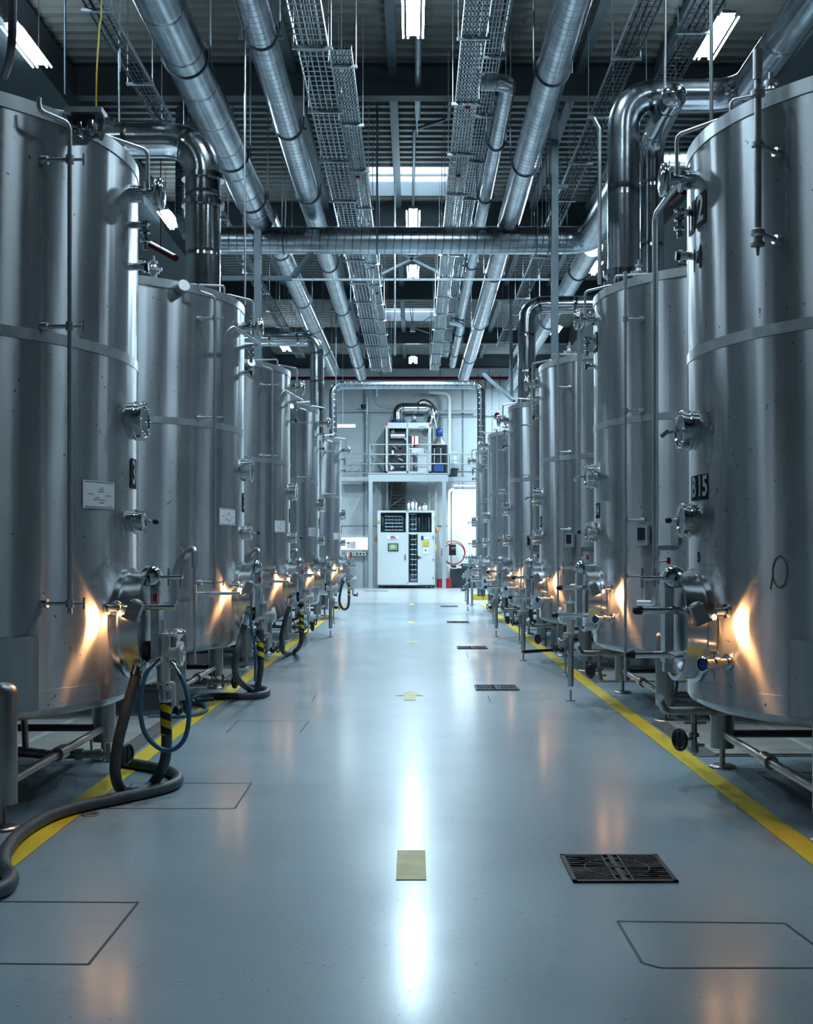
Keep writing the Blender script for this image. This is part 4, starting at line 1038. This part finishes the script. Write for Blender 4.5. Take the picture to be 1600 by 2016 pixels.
# slatted floor gratings between the tanks
def grating(label, s, y0, y1):
    x0, x1 = s*1.87, s*4.3; o = thing('floor_grating', label, 'floor grating', (0, 0, 0), 'slatted floor gratings between the tanks')
    b = MB(); b.poly([(x0, y0, .004), (x1, y0, .004), (x1, y1, .004), (x0, y1, .004)] if s > 0 else [(x1, y0, .004), (x0, y0, .004), (x0, y1, .004), (x1, y1, .004)]); b.build('frame_bed', M['slatd'], o)
    b = MB(); xa, xb = (x0+s*.12, x1); xm = (xa+xb)/2
    y = y0+.04
    while y < y1-.02: b.box((xm, y+.015, .011), (abs(xb-xa), .030, .012)); y += .046
    for k in range(3): b.box((x0+s*(.12+.75*k+.7), (y0+y1)/2, .0145), (.05, y1-y0-.05, .006))
    b.build('slats', M['slat'], o)
for s, ys_ in ((-1, ((3.2, 4.9), (7.83, 9.64), (11.9, 13.5), (15.8, 17.7), (20.3, 22.0))), (1, ((3.2, 4.9), (7.83, 9.38), (12.3, 13.85), (16.2, 17.6), (20.4, 21.9)))):
    for i, (a, c) in enumerate(ys_):
        if i == 0: continue
        grating('slatted floor grating between the %s and %s %s tanks' % (['', 'first', 'second', 'third', 'fourth'][i], ['', 'second', 'third', 'fourth', 'fifth'][i], 'left' if s < 0 else 'right'), s, a, c)
# funnels standing in the near legs
for s, px, py, Y, lab in ((1, 1315, 1245, 9.3, 'polished funnel on top of the front leg of the second right tank'), (-1, 350, 1243, 9.75, 'polished funnel on top of the front leg of the second left tank')):
    p = sp(px, py, Y); b = MB(); b.lathe((p.x, p.y, p.z-.07), (0, 0, 1), [(.018, -.04), (.018, 0), (.03, .01), (.052, .04), (.062, .075), (.058, .075), (.045, .035), (.01, .01)], 24); tag(b.build('funnel', M['pol']), lab, 'funnel')

# ------------------------------------------------------------------ far end of the hall
YC = 43.35
def W(px, py, Y=YC): return sp(px, py, Y)
def bx(b, x0, y0, x1, y1, Y, d):
    p, q = W(x0, y0, Y), W(x1, y1, Y); b.box(((p.x+q.x)/2, Y+d/2, (p.z+q.z)/2), (abs(q.x-p.x), d, abs(p.z-q.z))); return b
cab = thing('machine_cabinet', 'tall white machine cabinet with glass top and control screen at the far end', 'machine cabinet', (0, 0, 0))
b = MB(); D_ = 1.1
for x0, x1 in ((742, 749), (799, 804), (849.5, 857)): bx(b, x0, 1005, x1, 1152, YC, .08)
bx(b, 742, 1005, 857, 1009, YC, D_); bx(b, 742, 1147, 857, 1152, YC, D_); bx(b, 742, 1048, 857, 1051, YC, .06); bx(b, 742, 1005, 743.5, 1152, YC, D_); bx(b, 855.5, 1005, 857, 1152, YC, D_); bx(b, 742, 1050, 857, 1152, YC+D_, .03)
b.build('cabinet_frame', M['white'], cab)
for x0, x1, n_ in ((743.5, 799.5, 'a'), (822, 853, 'b')):
    b = MB(); bx(b, x0, 1050, x1, 1150.5, YC-.03, .05); dd = b.build('cabinet_door', M['white'], cab)
    b = MB()
    if n_ == 'a':
        bx(b, 796.5, 1092, 798, 1103, YC-.07, .04)
    else:
        bx(b, 822, 1096.5, 829, 1098, YC-.07, .04); bx(b, 822, 1094, 824, 1101, YC-.06, .04); bx(b, 852, 1054, 853.3, 1062, YC-.06, .03); bx(b, 852, 1100, 853.3, 1104, YC-.06, .03); bx(b, 852, 1136, 853.3, 1140, YC-.06, .03)
    b.build('door_handle', M['blk'], dd)
for x0, x1, y0, y1 in ((749, 799, 1009, 1048), (804, 850, 1009, 1048), (805, 821, 1052, 1150)):
    b = MB(); bx(b, x0, y0, x1, y1, YC+.02, .008); b.build('glass_pane', M['pane'], cab)
b = MB(); rr = random.Random(3)
for k in range(16):
    x = 746+k*6.6; p = W(x, 1015+rr.uniform(0, 4)); z1 = p.z; z0_ = .35 if 804 < x < 822 else W(x, 1046).z
    b.cyl((p.x, YC+.35+rr.uniform(0, .4), z0_), (p.x, YC+.35+rr.uniform(0, .1), z1), rr.choice((.02, .035, .05)), seg=8)
for k in range(14):
    y = 1012+k*10; p = W(808, y); b.cyl((p.x, YC+.3, p.z), (p.x+.22, YC+.3, p.z), .025, seg=8)
for k in range(5):
    p, q = W(757, 1016+k*7), W(792, 1016+k*7); b.cyl((p.x, YC+.3, p.z), (q.x, YC+.3, q.z), .03, seg=8)
b.build('inner_pipework', M['sat'], cab)
b = MB(); bx(b, 745, 1010, 855, 1150, YC+D_-.05, .03); b.build('inner_back', M['int'], cab)
b = MB(); bx(b, 786, 1030, 840, 1046, YC+.7, .1); b.build('inner_box', M['blueh'], cab)
b = MB(); bx(b, 763.5, 1070, 784, 1085, YC-.06, .03); sc_ = b.build('control_screen', M['blk'], cab)
b = MB(); bx(b, 765.5, 1071.5, 782, 1083, YC-.065, .005); b.build('display', M['screen'], sc_); b = MB(); bx(b, 769, 1073, 777, 1079, YC-.069, .004); b.build('display_field', M['screeny'], sc_)
b = MB(); bx(b, 762, 1054.5, 785, 1061.5, YC-.05, .02); o = b.build('maker_plate', M['paper'], cab)
b = MB()
for poly in text_polys('ERL', .13, .006):
    p = W(774, 1058); b.poly([(p.x+x, YC-.056, p.z+y) for x, y in poly])
b.build('plate_letters', M['red'], o)
for x0, y0, x1, y1, m_ in ((829, 1055, 833, 1063, 'blk'), (835, 1057, 845, 1062, 'paper'), (831, 1066, 844, 1075, 'yel'), (833, 1079, 843, 1091, 'paper'), (836, 1082, 839, 1085, 'blk')):
    b = MB(); bx(b, x0, y0, x1, y1, YC-.055-(.004 if m_ == 'blk' else 0), .02); b.build('small_panel', M[m_], cab)
for x0, y0, x1, y1 in ((743, 1024, 747.5, 1029), (853, 1016, 856.5, 1020), (856.5, 1072, 859, 1084)):
    b = MB(); bx(b, x0, y0, x1, y1, YC-.05, .02); b.build('warning_sticker', M['yel'], cab)
for x, y in ((739.5, 1060), (859.5, 1043)):
    b = MB(); p = W(x, y); b.lathe((p.x, YC+.1, p.z-.11), (0, 0, 1), [(0, 0), (.05, .01), (.055, .08), (.045, .2), (0, .22)], 14); b.build('warning_beacon', M['org'], cab)
for x in (748, 776, 846, 853):
    b = MB(); p = W(x, 1155); b.cyl((p.x-.02, YC+.12, .05), (p.x+.02, YC+.12, .05), .05); b.box((p.x, YC+.12, .09), (.05, .06, .05)); b.build('caster', M['blk'], cab)
b = MB(); bx(b, 744, 1151.5, 856, 1154, YC+.1, .8); b.build('base_frame', M['dark'], cab)
b = MB()
for x, h_, r_ in ((805, 22, .14), (813, 25, .17), (827, 13, .1), (835, 16, .12)):
    p = W(x, 1005); b.lathe((p.x, YC+.5, p.z-.02), (0, 0, 1), [(r_, 0), (r_, h_*.012), (r_*.6, h_*.0165), (r_*.3, h_*.018), (r_*.3, h_*.0185)], 16)
p = [V(W(800, 0).x, YC+.5, W(0, 990).z), V(W(806, 0).x, YC+.5, W(0, 985).z), V(W(818, 0).x, YC+.5, W(0, 985).z), V(W(821, 0).x, YC+.5, W(0, 1000).z)]
b.tube(fillet(p, .1, 4), .03, 8); b.build('top_vessel', M['sat'], cab)

# mezzanine platform
YP = 42.9
pl = thing('mezzanine_platform', 'raised steel platform with railings on posts at the far end', 'platform', (0, 0, 0))
b = MB(); bx(b, 725, 933, 882, 948, YP, .15); bx(b, 725, 931, 882, 934, YP, 1.9); bx(b, 725, 944, 882, 947, YP+1.7, .1); b.build('deck', M['platf'], pl)
b = MB(); bx(b, 670, 939, 725, 948, YP+1.3, .3)
for k in range(26):
    x = 672+k*2.1
    if x < 724: p = W(x, 947.5, YP+1.5); b.box((p.x, YP+1.6, p.z), (.02, .7, .03))
b.build('side_walkway', M['platf'], pl); b = MB(); bx(b, 882, 939, 941, 948, YP+1.3, .3)
for k in range(30):
    x = 883+k*2.0; p = W(x, 947.5, YP+1.5); b.box((p.x, YP+1.6, p.z), (.02, .7, .03))
b.build('side_walkway', M['platf'], pl)
for x0, Y_ in ((725.5, YP), (870.5, YP), (745, YP+1.6), (760, YP+1.6), (843, YP+1.6), (856, YP+1.6)):
    b = MB(); w_ = 7.5 if Y_ == YP else 4; p, q = W(x0, 948, Y_), W(x0+w_, 948, Y_); b.box(((p.x+q.x)/2, Y_+.07, p.z/2), (q.x-p.x, .14, p.z)); b.build('post', M['platf'], pl)
for (xa, xb, Y_, ys_) in ((728, 882, YP, (875, 894.5, 913)), (680, 725, YP+1.3, (893, 913, 931)), (885, 940, YP+1.3, (894, 913))):
    b = MB()
    for y_ in ys_: b.cyl(W(xa, y_, Y_), W(xb, y_, Y_), .022, seg=8)
    n_ = 3 if xb-xa > 100 else 2
    for k in range(n_): 
        x = xa+(xb-xa)*k/(n_-1); b.cyl(W(x, ys_[0], Y_), W(x, 934, Y_), .024, seg=8)
    b.build('railing', M['platf'], pl)
b = MB(); b.cyl(W(729, 875, YP), W(729, 875, YP)+V(0, 1.8, 0), .02); b.cyl(W(729, 913, YP), W(733, 895, YP)+V(0, 1.8, 0), .02); b.cyl(W(729, 895, YP), W(729, 895, YP)+V(0, 1.8, 0), .02); b.build('railing', M['platf'], pl)
# stair
st = thing('steel_stair', 'dark steel stair rising behind the white cabinet to the platform', 'stair', (0, 0, 0)); b = MB()
for k in range(11):
    p, q = W(765, 1012-k*6, 44.7), W(797, 1012-k*6, 44.7); b.box(((p.x+q.x)/2, 44.7+k*.008, p.z), (q.x-p.x, .22, .035))
b.build('treads', M['dark'], st)
b = MB(); b.cyl(W(764, 1012, 44.6), W(764, 948, 44.75), .03); b.cyl(W(798, 1012, 44.6), W(798, 948, 44.75), .03); b.bar(W(759, 1004, 44.5), W(795, 978, 44.6), .04, .04); b.cyl(W(766, 1005, 44.5), W(772, 950, 44.6), .02); b.build('stringer', M['galvd'], st)
# machine on the platform
zt = 0
mc = thing('upper_machine', 'white framed process machine standing on the raised platform', 'machine', (0, 0, 0))
b = MB(); Y_ = YP+.45
for x0, x1 in ((757, 763), (800, 803), (843, 851)): bx(b, x0, 832, x1, 931, Y_, .1)
bx(b, 757, 832, 851, 843, Y_, .12); bx(b, 757, 832, 851, 835, Y_, 1.2); bx(b, 757, 832, 759, 931, Y_, 1.2); bx(b, 849, 832, 851, 931, Y_, 1.2); bx(b, 757, 928, 851, 931, Y_, 1.2)
b.build('machine_frame', M['white'], mc)
b = MB(); bx(b, 766, 843, 799, 929, Y_+.3, .1); b.build('dark_drum', M['blk'], mc)
b = MB(); rr = random.Random(8)
for k in range(12):
    p = W(768+rr.uniform(0, 29), 848+rr.uniform(0, 75), Y_+.2); MB().cyl(p, p+V(rr.uniform(-.2, .2), -.05, rr.uniform(-.2, .2)), rr.uniform(.02, .06), seg=8).build('pipe', M['sat'], mc)
for k in range(7):
    p = W(808+rr.uniform(0, 30), 880+rr.uniform(0, 45), Y_+.2); MB().cyl(p, p+V(rr.uniform(-.2, .2), 0, rr.uniform(-.3, .3)), rr.uniform(.02, .05), seg=8).build('pipe', M['sat'], mc)
MB().cyl(W(811, 900, Y_+.1), W(811, 930, Y_+.1), .03).build('pipe', M['sat'], mc); MB().cyl(W(769, 858, Y_+.2), W(797, 858, Y_+.2), .12).build('roller', M['sat'], mc)
bx(MB(), 810, 882, 834, 892, Y_+.15, .4).build('white_module', M['white'], mc); bx(MB(), 822, 892.2, 840, 928, Y_+.15, .4).build('white_module', M['white'], mc); bx(MB(), 806, 846, 843, 858, Y_+.6, .3).build('white_module', M['white'], mc)
b = MB(); bx(b, 811, 859, 823, 880, Y_+.62, .03); b.build('lit_window', M['sign'], mc); b = MB(); bx(b, 814, 859, 817, 880, Y_+.59, .02); bx(b, 812, 876, 823, 880, Y_+.59, .02); b.build('red_stripe', M['red'], mc)
for x, y in ((760.5, 834.5), (847.5, 837)):
    b = MB(); bx(b, x-2, y-2.5, x+2, y+2.5, Y_-.02, .02); b.build('red_sticker', M['red'], mc)
b = MB()
for k in range(5): bx(b, 824+k*3.2, 839.5, 825.6+k*3.2, 841, Y_-.02, .02)
b.build('control_buttons', M['blk'], mc)
b = MB(); p = W(783.5, 832, Y_+.5); b.lathe(p, (0, 0, 1), [(.26, 0), (.26, .10), (.18, .12)], 20, True); b.build('blue_collar', M['blue'], mc)
dk = thing('exhaust_duct', 'shiny duct arching over the upper machine on the platform', 'duct', (0, 0, 0))
b = MB(); yy = Y_+.5
pp = [W(783.5, 828, yy), W(783.5, 804, yy), W(838, 804, yy)]
b.tube(fillet(pp, .35, 8), .205, 20); b.build('duct_tube', M['chim'], dk)
b = MB(); pp = [W(838, 804, yy), W(845, 804, yy), W(853, 818, yy), W(846, 838, yy), W(840, 856, yy-.1)]; b.tube(fillet(pp, .4, 5), .17, 16)
pp = [W(822, 800, yy), W(832, 790, yy), W(845, 795, yy), W(858, 812, yy), W(854, 830, yy)]; b.tube(fillet(pp, .4, 5), .12, 14); b.build('crinkled_elbow', M['pol'], dk)
b = MB(); p = W(815, 820, yy+.3); b.box(p, (.7, .05, .4)); b.build('fan_panel', M['galvd'], dk)
b = MB(); p = W(814, 823, yy); b.lathe(p, (0, -1, 0), [(.1, 0), (.1, .06), (0, .07)], 16); b.bar(p, p+V(-.25, 0, -.2), .02, .02); b.build('damper_wheel', M['galv'], dk)
mt = thing('agitator_motor', 'dark drum with conical lid and blue motor on the right of the platform', 'motor', (0, 0, 0)); p = W(864.5, 930, YP+.4)
b = MB(); b.lathe((p.x, p.y, p.z), (0, 0, 1), [(.29, 0), (.29, 1.02)], 24); b.build('drum_body', M['blk'], mt)
b = MB(); b.lathe((p.x, p.y, p.z+1.02), (0, 0, 1), [(.29, 0), (.27, .05), (.12, .25), (.1, .28)], 24); b.build('cone_lid', M['sat'], mt)
b = MB(); b.lathe((p.x, p.y, p.z+1.29), (0, 0, 1), [(.09, 0), (.13, .02), (.13, .27), (.05, .32), (0, .32)], 16); b.build('motor_head', M['blue'], mt)
b = MB(); b.box((p.x-.03, p.y-.35, p.z+.12), (.36, .12, .24)); b.build('blue_base', M['blue'], mt)
b = MB(); 
for e in (-.18, .05): b.cyl((p.x+e, p.y-.31, p.z+.3), (p.x+e, p.y-.31, p.z+.85), .025, seg=8)
b.cyl((p.x-.1, p.y, p.z+1.6), (p.x-.25, p.y, p.z+2.3), .025); b.build('side_pipe', M['sat'], mt)
eb = thing('electrical_box', 'grey electrical box with two white labels on the wall right of the platform', 'electrical box', (0, 0, 0))
b = MB(); bx(b, 886.5, 888, 904, 922, 44.6, .38); b.build('box_body', M['galv'], eb); b = MB(); bx(b, 893.5, 898.5, 898, 906, 44.58, .02); bx(b, 894, 908.5, 898, 913.5, 44.58, .02); b.build('box_label', M['paper'], eb)
b = MB(); bx(b, 885, 924, 900, 938, 44.5, .4); b.build('dark_base', M['dkpnl'], eb)
# wall lights
for (x0, x1, y, Y_, lab) in ((663, 699, 838.5, 40.5, 'wide strip light on the far wall at the upper left'), (892, 940, 966, 43.6, 'bright strip light under the walkway at the far right'), (893, 938, 956, 44.3, 'thin upper strip light under the walkway at the far right')):
    p, q = W(x0, y, Y_), W(x1, y, Y_); o = MB().cyl(p, q, .045 if Y_ != 44.3 else .02, seg=10).build('strip_light', M['tube2']); tag(o, lab, 'strip light')
    b = MB(); b.box(((p.x+q.x)/2, p.y, p.z+.05), (q.x-p.x, .07, .03)); b.cyl((p.x+.2, p.y, p.z+.06), (p.x+.2, p.y, ZR if Y_ < 41 else p.z+.3), .008, seg=6); b.build('lamp_housing', M['fixt'], o)
    la = bpy.data.lights.new('strip_glow', 'AREA'); la.shape = 'RECTANGLE'; la.size = (q.x-p.x); la.size_y = .1; la.energy = 22 if Y_ > 43 else 35; la.color = (.8, .95, 1)
    lo = bpy.data.objects.new('strip_glow', la); C.objects.link(lo); lo.location = ((p.x+q.x)/2, p.y-.02, p.z-.06); lo.rotation_euler = (math.radians(-10 if Y_ > 43 else 0), 0, 0)
# white roller panel, lit hatch window and controls on the far wall
tag(bx(MB(), 889, 968, 943, 1155.6, 44.9, .06).build('white_door', M['wallw']), 'tall white roller door at the far right under the strip light', 'door')
ws = thing('serving_window', 'bright white lit window low on the far wall at left', 'window', (0, 0, 0)); bx(MB(), 668, 1058, 724, 1082, 44.85, .06).build('lit_glass', M['sign'], ws)
b = MB(); bx(b, 667, 1056.5, 725, 1058, 44.8, .12); bx(b, 667, 1082, 725, 1083.5, 44.8, .12); bx(b, 723.5, 1057, 725, 1083, 44.8, .12); b.build('window_frame', M['galv'], ws)
b = MB(); bx(b, 682, 1066, 700, 1080, 44.8, .03); b.build('paper_notice', M['paper'], ws)
cb = thing('socket_strip', 'white control strip with three dark buttons below the bright window', 'control panel', (0, 0, 0)); bx(MB(), 681, 1086, 720, 1094, 44.75, .12).build('strip_body', M['white'], cb)
for x in (703, 709.5, 716): b = MB(); p = W(x, 1090, 44.74); b.cyl(p, p+V(0, -.03, 0), .035, seg=10); b.build('button', M['blk'], cb)
b = MB(); bx(b, 688, 1087, 692, 1097, 44.6, .1); b.build('red_handle', M['red'], cb)
# wall pipes
def wpipe(label, pts, r, m='galv'):
    o = MB().tube(fillet(pts, .25, 5), r, 10).build('wall_pipe', M[m]); tag(o, label, 'pipe')
wpipe('level pipe along the far wall above the machines', [W(664, 808, 44.7), W(940, 809, 44.7)], .03)
wpipe('second level pipe along the far wall at the right', [W(860, 811.5, 44.6), W(1000, 809.5, 44.6)], .028)
wpipe('pale pipe turning down the far wall right of the platform machine', [W(844, 772, 44.6), W(884, 775, 44.6), W(884, 935, 44.6)], .07, 'wallw')
wpipe('pale drain pipe left of the white roller door', [W(893, 962, 44.5), W(883, 966, 44.5), W(884, 1150, 44.5)], .07, 'wallw')
wpipe('thin vertical pipe on the far wall at left', [W(722, 770, 44.7), W(722, 1005, 44.7)], .04)
wpipe('curved loose cable below a lamp on the far wall', [W(740, 778, 44.6), W(744, 792, 44.6), W(760, 799, 44.6), W(780, 799, 44.6)], .02)
b = MB(); p = W(741, 774, 44.5); b.cyl(p+V(0, 0, .12), p-V(0, 0, .12), .06, seg=12); b.cyl(p+V(0, 0, .12), p+V(0, 0, .18), .08, seg=12); tag(b.build('wall_lamp', M['galv']), 'small grey lamp fitting high on the far wall', 'lamp')
b = MB(); p = W(715, 801, 44.5); b.cyl(p-V(0, 0, .08), p+V(0, 0, .08), .07, .1, seg=10); tag(b.build('wall_siren', M['blk']), 'small black siren on the level pipe at left', 'siren')
b = MB(); p = W(978, 817, 44.9); b.cyl(p+V(0, .1, 0), p+V(0, -.08, 0), .09, seg=14); tag(b.build('alarm_bell', M['redp']), 'dark red alarm bell on the wall right of the gate shaped duct', 'alarm bell')
# hose reel
hr = thing('hose_coil', 'coiled red air hose hanging at the far right', 'hose', (0, 0, 0)); p = W(892, 1088, 43.6)
for r_, dx in ((.43, 0), (.385, .03)):
    b = MB(); b.torus(p+V(dx, 0, -dx), (0, 1, 0), r_, .018, 40, 6); b.build('hose_turn', M['bucket'], hr)
b = MB(); b.tube(spline([p+V(-.42, 0, -.15), p+V(-.3, -.05, -.4), p+V(-.1, -.05, -.55), p+V(.15, -.05, -.58)], 5), .018, 8); b.box(p+V(.2, -.05, -.52), (.2, .08, .1)); b.build('hose_end', M['white'], hr)
b = MB(); b.box(p+V(-.02, .3, .1), (.26, .12, .4)); b.cyl(p+V(-.05, .2, .12), p+V(.1, .2, .12), .09); o = b.build('regulator', M['blk']); tag(o, 'black pressure regulator behind the coiled red hose', 'regulator')
b = MB(); b.box(p+V(-.03, .215, .13), (.12, .03, .1)); b.build('red_valve', M['red'], o)
for (x, y, r_, h_, lab) in ((882.5, 1157.5, .115, .36, 'larger red bucket right of the platform post'), (865, 1156.0, .10, .33, 'smaller red bucket beside the white cabinet')):
    q = fl(x, y+.5); q.y = min(q.y, 43.9); q.x = (x-PX)*q.y/F; b = MB(); b.lathe((q.x, q.y, 0), (0, 0, 1), [(0, .001), (r_*.85, 0), (r_, h_), (r_*1.06, h_), (r_*1.06, h_-.03)], 20, True); b.lathe((q.x, q.y, 0), (0, 0, 1), [(r_*.97, h_), (0, h_-.02)], 20); tag(b.build('bucket', M['bucket']), lab, 'bucket')
bb = thing('black_cabinet', 'low black cabinet standing under the coiled red hose', 'cabinet', (0, 0, 0)); p0, p1 = W(889, 1115, 43.7), W(923, 1115, 43.7)
b = MB(); b.box(((p0.x+p1.x)/2, 44.1, .42), (p1.x-p0.x, .8, .82)); b.build('cabinet_body', M['dkpnl'], bb); b = MB(); b.box((p1.x+.15, 44.1, .3), (.3, .7, .6)); b.box(((p0.x+p1.x)/2+.3, 44.1, .86), (.5, .6, .05)); b.build('side_unit', M['dkpnl'], bb)
b = MB(); b.box(((p0.x+p1.x)/2+.55, 43.9, 1.0), (.5, .3, .28)); tag(b.build('white_basin', M['white']), 'white basin above the black cabinet at far right', 'basin')
# yellow curb and pale plinth at end of the right row
b = MB(); p0, p1 = fl(930, 1181), fl(969, 1181); b.box(((p0.x+p1.x)/2, p0.y+.1, .08), (p1.x-p0.x, .2, .16)); tag(b.build('yellow_curb', M['yel']), 'low yellow curb block at the end of the right row', 'curb')
b = MB(); b.cyl((1.47, 29.8, .0), (1.47, 29.8, .9), .03); b.cyl((1.47, 29.8, 0), (1.47, 29.8, .015), .07); b.cyl((1.30, 29.8, .78), (1.64, 29.8, .80), .03); b.lathe((1.47, 29.8, .88), (0, 0, 1), [(.03, 0), (.06, 0), (.06, .03), (0, .03)], 14, True); tag(b.build('stand_pipe', M['sat']), 'free standing steel stand pipe near the farthest right tank', 'pipe')

# ------------------------------------------------------------------ camera, world
w = bpy.data.worlds.new('sky'); bpy.context.scene.world = w; w.use_nodes = True
w.node_tree.nodes['Background'].inputs[0].default_value = (.72, .86, 1, 1); w.node_tree.nodes['Background'].inputs[1].default_value = 3.0
cam = bpy.data.cameras.new('camera'); co = bpy.data.objects.new('camera', cam); C.objects.link(co)
co.location = (0, 0, H); co.rotation_euler = (PI/2, 0, 0)
cam.sensor_width = 36; cam.lens = 36*F/2016; cam.shift_x = -(PX-800)/2016; cam.shift_y = (PY-1008)/2016; cam.clip_end = 200; cam.clip_start = .05
sc = bpy.context.scene; sc.camera = co
sc.view_settings.view_transform = 'Standard'; sc.view_settings.look = 'None'; sc.view_settings.gamma = 1; sc.view_settings.use_curve_mapping = False
sc.view_settings.exposure = .6
sc.cycles.max_bounces = 4; sc.cycles.diffuse_bounces = 2; sc.cycles.glossy_bounces = 3; sc.cycles.transparent_max_bounces = 6
sc.cycles.sample_clamp_indirect = 4; sc.cycles.caustics_reflective = False; sc.cycles.caustics_refractive = False
try:
    sc.cycles.use_adaptive_sampling = True; sc.cycles.adaptive_threshold = .06; sc.cycles.adaptive_min_samples = 12
    sc.cycles.use_denoising = True
except Exception: pass
